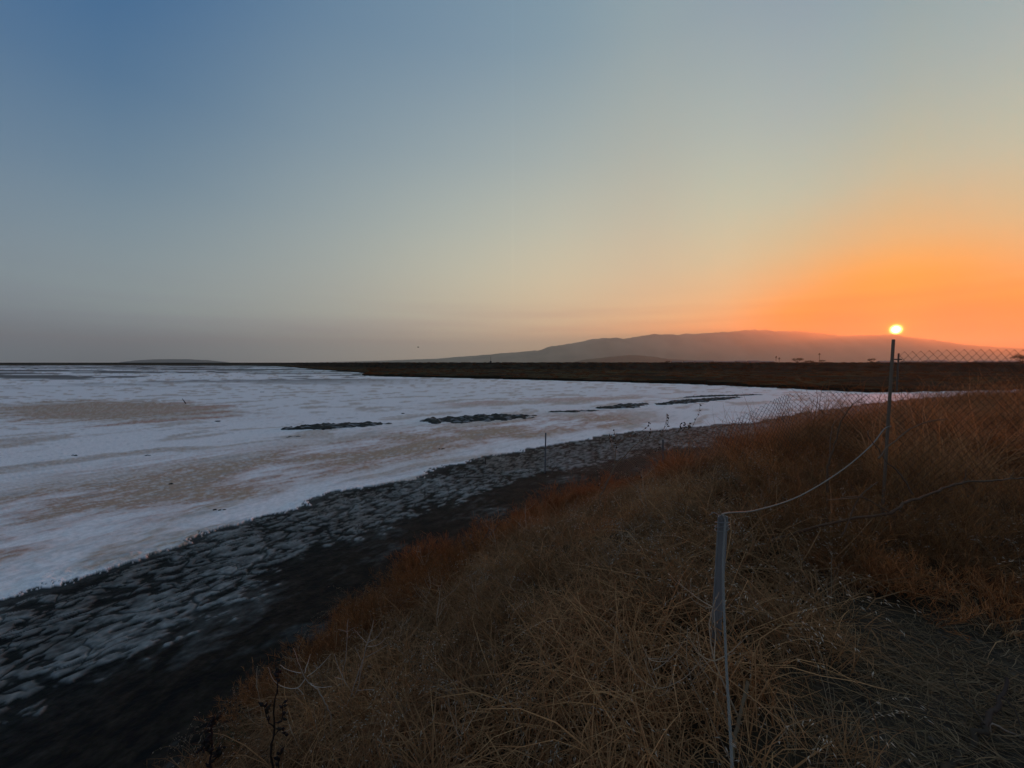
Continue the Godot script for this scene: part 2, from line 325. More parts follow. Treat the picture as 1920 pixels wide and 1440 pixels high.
func signed_to(line: Array, p: Vector2) -> float:
	var best := 1e20
	var side := 1.0
	for k in line.size() - 1:
		var a: Vector2 = line[k]
		var ab: Vector2 = line[k + 1] - a
		var ap := p - a
		var t := clampf(ap.dot(ab) / ab.length_squared(), 0.0, 1.0)
		var dd := (ap - ab * t).length_squared()
		if dd < best - 1e-9:
			best = dd
			side = -1.0 if ab.cross(ap) > 0.0 else 1.0
	return side * sqrt(best)

# distances inside the salt's edge, the embankment's foot and its crest, kept on a grid
const GX0 := -32.0
const GD0 := -7.0
const GS := 0.4
const GNX := 420
const GND := 165
var field := PackedVector3Array()

func make_field() -> void:
	field.resize(GNX * GND)
	for b in GND:
		for a in GNX:
			var p := Vector2(GX0 + a * GS, GD0 + b * GS)
			field[b * GNX + a] = Vector3(signed_to(SHORE, p), signed_to(FOOT, p), signed_to(CREST, p))

func inside(x: float, d: float) -> Vector3:
	var fx := (x - GX0) / GS
	var fd := (d - GD0) / GS
	if fx < 0.0 or fd < 0.0 or fx >= GNX - 1.001 or fd >= GND - 1.001:
		return Vector3(-40, -60, -70)
	var a := int(fx)
	var b := int(fd)
	fx -= a
	fd -= b
	var q := b * GNX + a
	return field[q].lerp(field[q + 1], fx).lerp(field[q + GNX].lerp(field[q + GNX + 1], fx), fd)

# height of the bare ground, y up, d metres ahead of the camera
func base_height(f: Vector3) -> float:
	if f.x <= 0.0:
		return 0.0
	if f.y <= 0.0:
		var w := f.x / maxf(f.x - f.y, 0.01)
		return 0.22 * w * w
	if f.z >= 0.0:
		return 2.4
	var u := f.y / maxf(f.y - f.z, 0.01)
	return 0.22 + 2.18 * (u * 0.75 + 0.25 * smoothstep(0.0, 1.0, u))

func ground_at(x: float, d: float) -> float:
	var f := inside(x, d)
	var h := base_height(f)
	if f.y > 0.0:
		h += 0.06 * noise_a.get_noise_2d(x * 60.0, d * 60.0) * clampf(f.y, 0.0, 1.0)
	return h

func grid_mesh(v: PackedVector3Array, c: PackedColorArray, quads: PackedInt32Array, n: PackedVector3Array) -> ArrayMesh:
	# quads holds triangles by the big grid's numbers; keep only the corners that are used
	var map := {}
	var s := Shape.new()
	for q in quads:
		var k: int = map.get(q, -1)
		if k < 0:
			k = s.v.size()
			map[q] = k
			s.v.append(v[q])
			s.n.append(n[q])
			s.c.append(c[q])
		s.i.append(k)
	return s.mesh()

func mat(rough: float, spec := 0.5) -> StandardMaterial3D:
	var m := StandardMaterial3D.new()
	m.vertex_color_use_as_albedo = true
	m.roughness = rough
	m.metallic_specular = spec
	return m

func grain(m: StandardMaterial3D, freq: float, scale: float, depth: float, seed_: int) -> void:
	var fn := FastNoiseLite.new()
	fn.seed = seed_
	fn.frequency = freq
	fn.fractal_octaves = 5
	var t := NoiseTexture2D.new()
	t.width = 512
	t.height = 512
	t.seamless = true
	t.noise = fn
	m.heightmap_enabled = true
	m.heightmap_texture = t
	m.heightmap_scale = depth
	m.uv1_triplanar = true
	m.uv1_world_triplanar = true
	m.uv1_scale = Vector3.ONE * scale

func make_materials() -> void:
	M.salt = mat(0.75, 0.4)
	grain(M.salt, 0.05, 1.37, 0.45, 3)
	M.mud = mat(0.85, 0.25)
	grain(M.mud, 0.02, 1.3, 0.7, 4)
	M.dirt = mat(0.95, 0.0)
	grain(M.dirt, 0.05, 1.9, 1.6, 5)
	M.far = mat(0.95, 0.0)
	M.grass = mat(0.75, 0.35)
	M.grass.backlight_enabled = true
	M.grass.backlight = Color(0.85, 0.85, 0.85)
	M.twig = mat(0.8, 0.3)
	M.leaf = mat(0.8, 0.3)
	M.metal = mat(0.5, 0.5)
	M.metal.metallic = 0.25
	M.wire = mat(0.6, 0.5)
	M.wire.metallic = 0.4
	M.rope = mat(0.7, 0.4)

# ---------------------------------------------------------------- sky

func table(az: float, el: float) -> Vector3:
	var a := 0
	while a < SKY_AZ.size() - 2 and SKY_AZ[a + 1] < az:
		a += 1
	var e := 0
	while e < SKY_EL.size() - 2 and SKY_EL[e + 1] < el:
		e += 1
	var fa: float = clampf((az - SKY_AZ[a]) / (SKY_AZ[a + 1] - SKY_AZ[a]), 0.0, 1.0)
	var fe: float = clampf((el - SKY_EL[e]) / (SKY_EL[e + 1] - SKY_EL[e]), 0.0, 1.0)
	var rows := []
	for k in 4:
		var r: Array = SKY_TONE[clampi(e - 1 + k, 0, SKY_EL.size() - 1)]
		rows.append(spline(r[maxi(a - 1, 0)], r[a], r[a + 1], r[mini(a + 2, SKY_AZ.size() - 1)], fa))
	return spline(rows[0], rows[1], rows[2], rows[3], fe)

func spline(a: Vector3, b: Vector3, c: Vector3, d: Vector3, t: float) -> Vector3:
	# half way between straight and curved: no overshoot to speak of
	var s := b.cubic_interpolate(c, a, d, t)
	return s.lerp(b.lerp(c, t), 0.4)

func make_sky() -> ImageTexture:
	var w := 2048
	var h := 1024
	var small := Image.create(512, 256, false, Image.FORMAT_RGBF)
	for y in 140:
		var el := 90.0 - (y + 0.5) / 256.0 * 180.0
		for x in 512:
			var az := (x + 0.5) / 512.0 * 360.0
			var da := absf(wrapf(az - SUN_AZ, -180.0, 180.0))
			var k := table(da, maxf(el, 0.0))
			small.set_pixel(x, y, Color(k.x, k.y, k.z))
	for y in range(140, 256):
		for x in 512:
			small.set_pixel(x, y, small.get_pixel(x, 139))
	small.resize(w, h, Image.INTERPOLATE_CUBIC)
	# thin streaks of smoke low over the hills, the glare round the sun and the sun itself
	var smoke := FastNoiseLite.new()
	smoke.seed = 12
	smoke.frequency = 0.011
	smoke.fractal_octaves = 4
	var y0 := int((90.0 - 16.0) / 180.0 * h)
	for y in range(y0, h / 2 + 2):
		var el := 90.0 - (y + 0.5) / h * 180.0
		for x in w:
			var az := (x + 0.5) / w * 360.0
			var da := wrapf(az - SUN_AZ, -180.0, 180.0)
			var k := small.get_pixel(x, y)
			if el > 0.0 and el < 12.0:
				var s := smoke.get_noise_3d(cos(deg_to_rad(az)) * 160.0, el * 75.0, sin(deg_to_rad(az)) * 160.0)
				var b := smoothstep(0.5, 3.5, el) * (1.0 - smoothstep(5.5, 11.0, el))
				var f := 1.0 - 0.22 * b * s * exp(-absf(da) / 60.0)
				k = Color(k.r * f, k.g * f * (1.0 - 0.05 * b * s), k.b * f)
			var rx := da * cos(deg_to_rad(el))
			var r := sqrt(rx * rx + (el - SUN_EL) * (el - SUN_EL))
			if r < 16.0:
				var g := 0.15 * exp(-r / 2.6)
				var core := exp(-r * r / (2.0 * 0.15 * 0.15))
				g += 2.2 * exp(-r * r / (2.0 * 0.36 * 0.36))
				k = Color(k.r + g + 150.0 * core, k.g + g * 0.55 + 95.0 * core, k.b + 26.0 * core)
			small.set_pixel(x, y, k)
	return ImageTexture.create_from_image(small)

# ---------------------------------------------------------------- salt and mud

func c3(r: float, g: float, b: float) -> Vector3:
	return Vector3(r, g, b)

func make_flats() -> void:
	var rows := []
	var d := 1.2
	while d < 620.0:
		rows.append(d)
		d += clampf(d * d / 1536.0 * 1.0, 0.016, 14.0)
	var nr := rows.size()
	var nc := 1200
	var v := PackedVector3Array()
	var c := PackedColorArray()
	var n := PackedVector3Array()
	v.resize(nr * nc)
	c.resize(nr * nc)
	n.resize(nr * nc)
	var cell := PackedFloat32Array()
	cell.resize(nr * nc)
	var zone := PackedByteArray()   # 0 salt, 1 mud, 2 under the embankment
	zone.resize(nr * nc)
	var salt := c3(0.79, 0.755, 0.76)
	for r in nr:
		d = rows[r]
		var fine := clampf(1.0 - d / 45.0, 0.0, 1.0)
		for q in nc:
			var x: float = lerpf(-2.3, 1.65, float(q) / (nc - 1)) * d
			var at := r * nc + q
			var f := inside(x, d)
			var edge := f.x + 0.55 * noise_a.get_noise_2d(x * 45.0, d * 45.0) + 0.16 * noise_b.get_noise_2d(x * 300.0, d * 300.0) + 0.22 * fine * noise_b.get_noise_2d(x * 900.0, d * 900.0)
			var s := x * 0.72 + d * 0.69      # along the shore
			var t := -x * 0.69 + d * 0.72     # away from it
			var h := 0.0
			var k: Vector3
			if edge < 0.0:
				var away := -edge
				var mottle := noise_a.get_noise_2d(s * 14.0 + 55.0 * noise_b.get_noise_2d(x * 7.0, d * 7.0), t * 30.0 + 40.0 * noise_b.get_noise_2d(x * 9.0 + 40.0, d * 9.0))
				var speck := noise_b.get_noise_2d(s * 260.0, t * 440.0)
				speck *= clampf(1.4 - d / 22.0, 0.0, 1.0)
				var ripple := clampf(1.6 - d / 50.0, 0.0, 1.0) * noise_b.get_noise_2d(s * 55.0 + 90.0, t * 170.0)
				var rust := 0.0
				var band := smoothstep(1.0, 2.6, away) * (1.0 - smoothstep(6.5, 12.0, away + mottle * 4.0)) * (1.0 - smoothstep(6.0, 14.0, x))
				rust = band * clampf(0.85 + mottle * 1.5 + ripple * 0.7, 0.0, 1.0)
				var ex := (x + 35.0) / 15.0
				var ed := (d - 33.0 - (x + 35.0) * -0.32) / 6.5
				rust = maxf(rust, 0.95 * (1.0 - smoothstep(0.65, 1.1, sqrt(ex * ex + ed * ed) + mottle * 0.55 + ripple * 0.12)))
				var off := absf(d - 41.0 - (x - 6.0) * 0.42 + mottle * 4.0)
				rust = maxf(rust, 0.7 * (1.0 - smoothstep(0.8, 3.4, off)) * (1.0 - smoothstep(9.0, 14.0, absf(x - 5.0))))
				rust = maxf(rust, clampf((mottle - 0.1) * 2.2, 0.0, 0.6))
				var swirl := 0.5 + 0.5 * sin(mottle * 26.0 + ripple * 3.0)
				rust = clampf(rust * (0.85 + speck * 1.1 + swirl * 0.3), 0.0, 1.0)
				k = salt.lerp(c3(0.44, 0.225, 0.165).lerp(c3(0.38, 0.25, 0.16), clampf(0.5 + mottle * 1.5 - x * 0.02, 0.0, 1.0)), rust * 0.95)
				# grey films where brine stood
				var film := clampf((ripple + mottle * 0.4 - 0.22) * 2.2, 0.0, 1.0)
				k = k.lerp(c3(0.33, 0.34, 0.37), film * 0.4)
				k *= 1.0 + 0.12 * speck + 0.30 * fine * fine * noise_b.get_noise_2d(x * 620.0, d * 620.0)
				# dark streaks far out
				var far := smoothstep(45.0, 110.0, d)
				if far > 0.0:
					var line := noise_a.get_noise_2d(x * 0.9 + d * 0.4, d * 4.0 - x * 0.35)
					var line_b := noise_b.get_noise_2d(x * 0.7 + 55.0, d * 2.2)
					var dark := smoothstep(-0.03, 0.05, line + line_b * 0.35 - 0.07 + 0.18 * smoothstep(90.0, 330.0, d)) * far * (1.0 - smoothstep(-45.0, 0.0, x + (d - 60.0) * 0.1))
					var rim := absf(noise_a.get_noise_2d(x * 0.55 + 700.0 + d * 0.3, d * 2.4 - x * 0.25))
					dark = maxf(dark, (1.0 - smoothstep(0.015, 0.05, rim)) * far * (1.0 - smoothstep(-45.0, 0.0, x + (d - 60.0) * 0.1)))
					k = k.lerp(c3(0.05, 0.045, 0.04), dark * 0.92)
				h = (0.010 * speck + 0.018 * ripple + 0.03 * mottle * fine) * fine
				if away < 0.4:
					h += 0.04 * (1.0 - away / 0.4)
				zone[at] = 0
			else:
				var w := clampf(edge / maxf(edge - f.y, 0.01), 0.0, 1.0)
				h = base_height(f)
				var wx := s + 0.25 * noise_b.get_noise_2d(x * 90.0, d * 90.0)
				var wt := t + 0.25 * noise_b.get_noise_2d(x * 90.0 + 400.0, d * 90.0)
				var gap := cell_edges.get_noise_2d(wx * 0.75, wt * 1.1) + 1.0
				cell[at] = cells.get_noise_2d(wx * 0.75, wt * 1.1)
				var pits_ := noise_b.get_noise_2d(x * 500.0, d * 500.0)
				var open := smoothstep(0.02, 0.07, gap + 0.02 * pits_)
				var small := cell_edges.get_noise_2d(wx * 2.1 + 40.0, wt * 2.9) + 1.0
				open *= 1.0 - (1.0 - smoothstep(0.02, 0.10, small)) * smoothstep(-0.1, 0.2, noise_a.get_noise_2d(x * 55.0, d * 55.0 + 31.0))
				var coarse := noise_a.get_noise_2d(s * 32.0, t * 46.0)
				var pits := noise_b.get_noise_2d(s * 210.0, t * 330.0)
				var lump := noise_a.get_noise_2d(s * 170.0 + 50.0, t * 230.0)
				var want := 0.30 - 0.85 * smoothstep(0.02, 0.15, w) + 1.6 * smoothstep(0.42, 0.76, w)
				var fleck := noise_b.get_noise_2d(s * 270.0, t * 400.0 + 77.0)
				var crust := smoothstep(-0.10, 0.16, pits * 0.7 + coarse * 0.95 + lump * 0.5 + fleck * 0.3 - want)
				crust *= smoothstep(-0.34, -0.14, fleck + 0.35 * pits)
				crust *= open
				var dark := c3(0.012, 0.0125, 0.0115).lerp(c3(0.015, 0.011, 0.008), smoothstep(0.45, 0.8, w))
				var pale := c3(0.155, 0.162, 0.158) * (1.0 + 0.6 * coarse + 0.35 * pits + 0.35 * fleck)
				pale = pale.lerp(c3(0.155, 0.13, 0.108), clampf(noise_a.get_noise_2d(x * 20.0 + 900.0, d * 20.0) * 1.6, 0.0, 0.7))
				dark *= 1.0 + 0.9 * lump + 0.6 * fleck
				var grit := noise_b.get_noise_2d(x * 800.0, d * 800.0) * fine
				pale *= 1.0 + 0.55 * grit
				dark *= 1.0 + 0.8 * grit
				var dust := clampf(coarse * 1.4 + pits * 0.8 + 0.15 - 0.5 * smoothstep(0.45, 0.9, w), 0.0, 1.0)
				dark = dark.lerp(pale * 0.6, dust * 0.55)
				k = dark.lerp(pale, crust * clampf(0.7 + 0.6 * lump + 0.5 * pits, 0.35, 1.0))
				# the very edge: salt blown thin over grey mud
				k = k.lerp(c3(0.06, 0.064, 0.062), (1.0 - smoothstep(0.0, 0.07, w)) * 0.7)
				h += (0.016 * open * crust + 0.010 * lump + 0.006 * pits + 0.02 * coarse) * clampf(edge * 1.5, 0.0, 1.0) * fine
				zone[at] = 1 if f.y < 0.6 else 2
				if crust < 0.35 or d > 17.0:
					cell[at] = 99.0
			v[at] = Vector3(x, h, -d)
			c[at] = Color(maxf(k.x, 0.005), maxf(k.y, 0.005), maxf(k.z, 0.005))
	for r in nr:
		var r0 := maxi(r - 1, 0) * nc
		var r1 := mini(r + 1, nr - 1) * nc
		for q in nc:
			var dx := v[r * nc + mini(q + 1, nc - 1)] - v[r * nc + maxi(q - 1, 0)]
			var dz := v[r1 + q] - v[r0 + q]
			n[r * nc + q] = dx.cross(dz).normalized()
	var salt_i := PackedInt32Array()
	var mud_i := PackedInt32Array()
	var plates := {}
	for r in nr - 1:
		for q in nc - 1:
			var a := r * nc + q
			var b := a + nc
			if zone[a] == 2 and zone[a + 1] == 2 and zone[b] == 2 and zone[b + 1] == 2:
				continue
			var six := PackedInt32Array([a, b, b + 1, a, b + 1, a + 1])
			if zone[a] == 0 and zone[b] == 0 and zone[a + 1] == 0:
				salt_i.append_array(six)
			elif zone[a] == 1 and cell[a] < 50.0 and cell[a] == cell[b] and cell[a] == cell[a + 1] and cell[a] == cell[b + 1]:
				if not plates.has(cell[a]):
					plates[cell[a]] = []
				plates[cell[a]].append(six)
			else:
				mud_i.append_array(six)
	structure("salt_flat", grid_mesh(v, c, salt_i, n), M.salt, "white salt flat with rust stains and dark streaks")
	var order := plates.keys()
	order.sort_custom(func(p, q): return plates[p].size() > plates[q].size() if plates[p].size() != plates[q].size() else p < q)
	for k in range(240, order.size()):
		for six in plates[order[k]]:
			mud_i.append_array(six)
	var shore := structure("mud_shore", grid_mesh(v, c, mud_i, n), M.mud, "dark cracked mud shore between the salt and the grassy bank")
	for k in mini(240, order.size()):
		var all := PackedInt32Array()
		for six in plates[order[k]]:
			all.append_array(six)
		var o := MeshInstance3D.new()
		o.name = "crust_plate"
		o.mesh = grid_mesh(v, c, all, n)
		o.material_override = M.mud
		shore.add_child(o, true)

func make_bar(line: Array, half: float, high: float, tone: Vector3) -> void:
	var s := Shape.new()
	var length := 0.0
	for k in line.size() - 1:
		length += line[k].distance_to(line[k + 1])
	var na := int(length / 0.14)
	var nb := int(half * 2.6 / 0.14)
	for a in na + 1:
		var t := float(a) / na
		var at := t * (line.size() - 1)
		var k := mini(int(at), line.size() - 2)
		var p: Vector2 = line[k].lerp(line[k + 1], at - k)
		var dir: Vector2 = (line[k + 1] - line[k]).normalized()
		for b in nb + 1:
			var u := (float(b) / nb - 0.5) * 2.6
			var w: Vector2 = p + Vector2(-dir.y, dir.x) * u * half
			var env := sqrt(maxf(sin(PI * t), 0.0)) * (1.0 + 0.5 * noise_a.get_noise_1d(t * length * 60.0 + half * 1000.0)) - absf(u)
			env += 0.5 * noise_a.get_noise_2d(w.x * 75.0, w.y * 75.0)
			var rough := noise_b.get_noise_2d(w.x * 210.0, w.y * 210.0)
			var h := -0.06 + clampf(env, -0.1, 0.5) * high * 2.0 + maxf(rough, -0.2) * high * 0.9 * smoothstep(0.0, 0.3, env)
			s.v.append(Vector3(w.x, h, -w.y))
			var col := tone * (1.0 + 0.6 * noise_a.get_noise_2d(w.x * 160.0 + 900.0, w.y * 190.0))
			if noise_b.get_noise_2d(w.x * 90.0 + 70.0, w.y * 140.0) > 0.3:
				col = col.lerp(Vector3(0.3, 0.3, 0.31), 0.6)
			s.c.append(Color(col.x, col.y, col.z))
			s.n.append(Vector3.UP)
	var w1 := nb + 1
	for a in na + 1:
		for b in w1:
			var da := s.v[mini(a + 1, na) * w1 + b] - s.v[maxi(a - 1, 0) * w1 + b]
			var db := s.v[a * w1 + mini(b + 1, nb)] - s.v[a * w1 + maxi(b - 1, 0)]
			var nn := da.cross(db).normalized()
			s.n[a * w1 + b] = nn if nn.y > 0.0 else -nn
	for a in na:
		for b in nb:
			var q := a * w1 + b
			s.tri(q, q + 1, q + w1)
			s.tri(q + 1, q + w1 + 1, q + w1)
	structure("mud_bar", s.mesh(), M.mud, "lumpy dark mud bar rising out of the white salt")

# ---------------------------------------------------------------- embankment, far bank, hills

func is_path(x: float, d: float) -> float:
	var e := noise_a.get_noise_2d(x * 70.0, d * 70.0) * 0.35
	return smoothstep(-0.15, 0.25, minf(minf(x - 1.0, 1.4 + (x - 1.2) * 0.9 - d), 2.35 - d) + e)

func dirt_tone(x: float, d: float, f: Vector3) -> Color:
	var k := c3(0.055, 0.040, 0.027) * (1.0 + 0.6 * noise_b.get_noise_2d(x * 120.0, d * 120.0))
	k = k.lerp(c3(0.080, 0.064, 0.049) * (1.0 + 0.6 * noise_b.get_noise_2d(x * 240.0, d * 240.0)), is_path(x, d))
	return Color(k.x, k.y, k.z)

func make_embankment() -> void:
	var s := Shape.new()
	var done := {}
	for pass_ in 2:
		var step := 0.1 if pass_ == 0 else 0.6
		var x0 := -4.4 if pass_ == 0 else -5.0
		var d0 := -3.0 if pass_ == 0 else -6.6
		var nx := 150 if pass_ == 0 else 230
		var nd := 150 if pass_ == 0 else 105
		done.clear()
		for b in nd:
			for a in nx:
				var x := x0 + a * step
				var d := d0 + b * step
				if pass_ == 1 and x > -4.4 and x + step < 10.5 and d > -3.0 and d + step < 11.9:
					continue
				var f := inside(x + step / 2, d + step / 2)
				if f.y < -0.15:
					continue
				var ids := []
				for e in 4:
					var key := Vector2i(a + e % 2, b + e / 2)
					if not done.has(key):
						var px := x0 + key.x * step
						var pd := d0 + key.y * step
						var pf := inside(px, pd)
						var h := ground_at(px, pd) + 0.012 * noise_b.get_noise_2d(px * 260.0, pd * 260.0)
						if pf.y < 0.3:
							h -= (0.3 - pf.y) * 0.16
						done[key] = s.v.size()
						s.v.append(Vector3(px, h, -pd))
						s.c.append(dirt_tone(px, pd, pf))
						var e0 := 0.12
						s.n.append(Vector3(ground_at(px - e0, pd) - ground_at(px + e0, pd), 2 * e0, -(ground_at(px, pd - e0) - ground_at(px, pd + e0))).normalized())
					ids.append(done[key])
				s.tri(ids[0], ids[2], ids[1])
				s.tri(ids[1], ids[2], ids[3])
	structure("embankment", s.mesh(), M.dirt, "earth embankment under dry grass with a trodden dirt path")

const BANK := [Vector2(-1900, 760), Vector2(-1121, 642), Vector2(-769, 578), Vector2(-569, 578), Vector2(-307, 481), Vector2(-111, 222), Vector2(-51.5, 140), Vector2(-46.7, 120), Vector2(-37, 111), Vector2(-8, 96), Vector2(16, 82.3), Vector2(33, 70.2), Vector2(41, 61.2), Vector2(47.8, 51.5), Vector2(63, 54), Vector2(90, 60), Vector2(150, 78)]
const LEVEE := [Vector2(-2100, 900), Vector2(-1350, 780), Vector2(-930, 730), Vector2(-640, 700), Vector2(-360, 600), Vector2(-190, 360), Vector2(-100, 260), Vector2(-70, 220), Vector2(-45, 203), Vector2(0, 186), Vector2(42, 173), Vector2(82, 161), Vector2(112, 151), Vector2(142, 141), Vector2(172, 132), Vector2(212, 126), Vector2(320, 122)]

func along(line: Array, t: float) -> Vector2:
	var at := clampf(t, 0.0, 0.99999) * (line.size() - 1)
	var k := int(at)
	var a: Vector2 = line[maxi(k - 1, 0)]
	var b: Vector2 = line[k]
	var e: Vector2 = line[k + 1]
	var g: Vector2 = line[mini(k + 2, line.size() - 1)]
	return b.cubic_interpolate(e, a, g, at - k).lerp(b.lerp(e, at - k), 0.5)

func make_far_bank() -> void:
	var bank := Shape.new()
	var levee := Shape.new()
	var na := 900
	for part_ in 2:
		var s := bank if part_ == 0 else levee
		var nb := 46 if part_ == 0 else 14
		for a in na + 1:
			var t := float(a) / na
			var p := along(BANK, t)
			var q := along(LEVEE, t)
			var dir := (q - p).normalized()
			var foot := q - dir * 13.0
			for b in nb + 1:
				var u := float(b) / nb
				var w: Vector2
				var h: float
				var k: Vector3
				if part_ == 0:
					w = p.lerp(foot, u * u)
					w += Vector2(1, 1) * 1.5 * noise_a.get_noise_1d(t * 9000.0) * (1.0 - u)
					h = -0.05 + 0.33 * smoothstep(0.0, 0.12, u) + 0.72 * smoothstep(0.15, 1.0, u)
					h += 0.10 * noise_b.get_noise_2d(w.x * 20.0, w.y * 20.0) * smoothstep(0.05, 0.2, u)
					var n1 := noise_a.get_noise_2d(w.x * 2.2, w.y * 5.0)
					var n2 := noise_b.get_noise_2d(w.x * 14.0, w.y * 24.0)
					k = c3(0.040, 0.032, 0.022).lerp(c3(0.080, 0.063, 0.034), clampf(0.4 + n1 * 1.9, 0.0, 1.0))
					k = k.lerp(c3(0.085, 0.045, 0.028), clampf(noise_a.get_noise_2d(w.x * 3.0 + 600.0, w.y * 6.0) * 2.0 - 0.2, 0.0, 0.8))
					k *= 1.0 + 0.7 * n2
					k = k.lerp(c3(0.014, 0.012, 0.009), 1.0 - smoothstep(0.245, 0.265, u + n1 * 0.25 + n2 * 0.05))
				else:
					w = foot + dir * (u * 23.0 - 1.2)
					var up := smoothstep(0.0, 0.56, u) - smoothstep(0.72, 1.0, u) * 0.8
					h = 0.6 + 3.45 * up + 0.08 * noise_b.get_noise_2d(w.x * 14.0, w.y * 14.0)
					var n2 := noise_b.get_noise_2d(w.x * 16.0, w.y * 30.0)
					k = c3(0.036, 0.030, 0.021) * (1.0 + 0.8 * n2) * (1.0 + 0.5 * noise_a.get_noise_2d(w.x * 4.0, h * 300.0))
				s.v.append(Vector3(w.x, h, -w.y))
				s.c.append(Color(k.x, k.y, k.z))
				s.n.append(Vector3.UP)
		var w1 := nb + 1
		for a in na + 1:
			for b in w1:
				var da := s.v[mini(a + 1, na) * w1 + b] - s.v[maxi(a - 1, 0) * w1 + b]
				var db := s.v[a * w1 + mini(b + 1, nb)] - s.v[a * w1 + maxi(b - 1, 0)]
				var nn := da.cross(db).normalized()
				s.n[a * w1 + b] = nn if nn.y > 0.0 else -nn
		for a in na:
			for b in nb:
				var q := a * w1 + b
				s.tri(q, q + 1, q + w1)
				s.tri(q + 1, q + w1 + 1, q + w1)
	structure("far_bank", bank.mesh(), M.far, "low brown and olive bank across the salt")
	structure("far_levee", levee.mesh(), M.far, "long dark levee along the horizon")

# ridge: points are (metres across, metres high) at that depth
func make_hill(called: String, label: String, ridge: Array, depth: float, thick: float, tone: Vector3, rough: float) -> void:
	var s := Shape.new()
	var na := 240
	var nb := 26
	for a in na + 1:
		var at := float(a) / na * (ridge.size() - 1)
		var k := mini(int(at), ridge.size() - 2)
		var p: Vector2 = ridge[k].lerp(ridge[k + 1], at - k)
		for b in nb + 1:
			var u := float(b) / nb * 2.0 - 1.0
			var x := p.x * (1.0 + u * thick / depth)
			var z := depth + u * thick
			var top := pow(maxf(cos(u * PI / 2), 0.0), 1.2)
			var gully := noise_a.get_noise_2d(x * 90.0 / thick, z * 60.0 / thick)
			var h := p.y * top * (1.0 + rough * gully * (1.0 - top * 0.7)) + p.y * (0.04 * noise_b.get_noise_1d(x * 500.0 / thick) + 0.03 * noise_b.get_noise_1d(x * 1700.0 / thick)) * top - 2.0
			s.v.append(Vector3(x, h, -z))
			var col := tone * (1.0 + 0.6 * noise_b.get_noise_2d(x * 200.0 / thick, z * 200.0 / thick))
			s.c.append(Color(col.x, col.y, col.z))
			s.n.append(Vector3.UP)
	var w1 := nb + 1
	for a in na + 1:
		for b in w1:
			var da := s.v[mini(a + 1, na) * w1 + b] - s.v[maxi(a - 1, 0) * w1 + b]
			var db := s.v[a * w1 + mini(b + 1, nb)] - s.v[a * w1 + maxi(b - 1, 0)]
			var nn := da.cross(db).normalized()
			s.n[a * w1 + b] = nn if nn.y > 0.0 else -nn
	for a in na:
		for b in nb:
			var q := a * w1 + b
			s.tri(q, q + 1, q + w1)
			s.tri(q + 1, q + w1 + 1, q + w1)
	structure(called, s.mesh(), M.far, label)

# heights and places of a ridge line read off as angles: tangents across and up, times the depth
func ridge_at(depth: float, line: Array) -> Array:
	var out := []
	for p in line:
		out.append(Vector2((p.x - 960.0) / 720.0 * depth, EYE + (680.5 - p.y) / 720.0 * depth))
	return out

# ---------------------------------------------------------------- grass

func grass_tuft(rng: RandomNumberGenerator, blades: int, spread: float, l0: float, l1: float, width: float, lean: float, bend: float, col_a: Vector3, col_b: Vector3) -> Shape:
	var s := Shape.new()
	for k in blades:
		var a := rng.randf() * TAU
		var rr := sqrt(rng.randf()) * spread
		var p := Vector3(cos(a) * rr, -0.02, sin(a) * rr)
		var az := a + rng.randfn(0.0, 1.1)
		var th := absf(rng.randfn(0.0, lean))
		var len := rng.randf_range(l0, l1)
		var bd := rng.randf_range(0.3, 1.0) * bend
		var pts := [p]
		var ws := [width * rng.randf_range(0.7, 1.2)]
		var segs := 5
		var sway := rng.randfn(0.0, 0.35)
		for e in segs:
			th = minf(th + bd * (0.5 + e * 0.35) / segs * 2.0, 1.9)
			az += sway / segs * 2.0
			p += Vector3(cos(az) * sin(th), cos(th), sin(az) * sin(th)) * len / segs
			if p.y < 0.015:
				p.y = 0.015 + rng.randf() * 0.03
			pts.append(p)
			ws.append(ws[0] * (1.0 - 0.8 * pow(float(e + 1) / segs, 1.5)))
		var side := Vector3(-sin(az), rng.randf_range(-0.4, 0.4), cos(az)).rotated(Vector3.UP, rng.randf_range(-0.7, 0.7))
		var cc := col_a.lerp(col_b, rng.randf()) * rng.randf_range(0.6, 1.25)
		s.blade(pts, ws, side, Color(cc.x, cc.y, cc.z))
	return s

func spikelet(s: Shape, o: Vector3, dir: Vector3, len: float, w: float, col: Color) -> void:
	var side := dir.cross(Vector3(0.3, 0.1, 0.95)).normalized()
	var up := side.cross(dir).normalized()
	var f := s.v.size()
	for p in [o, o + dir * len * 0.4 + side * w, o + dir * len * 0.4 + up * w, o + dir * len * 0.4 - side * w, o + dir * len * 0.4 - up * w, o + dir * len]:
		s.v.append(p)
		s.n.append(((p - o - dir * len * 0.4) / w + Vector3(0, 0.01, 0)).normalized())
		s.c.append(col)
	for e in 4:
		var a := f + 1 + e
		var b := f + 1 + (e + 1) % 4
		s.tri(f, b, a)
		s.tri(f + 5, a, b)

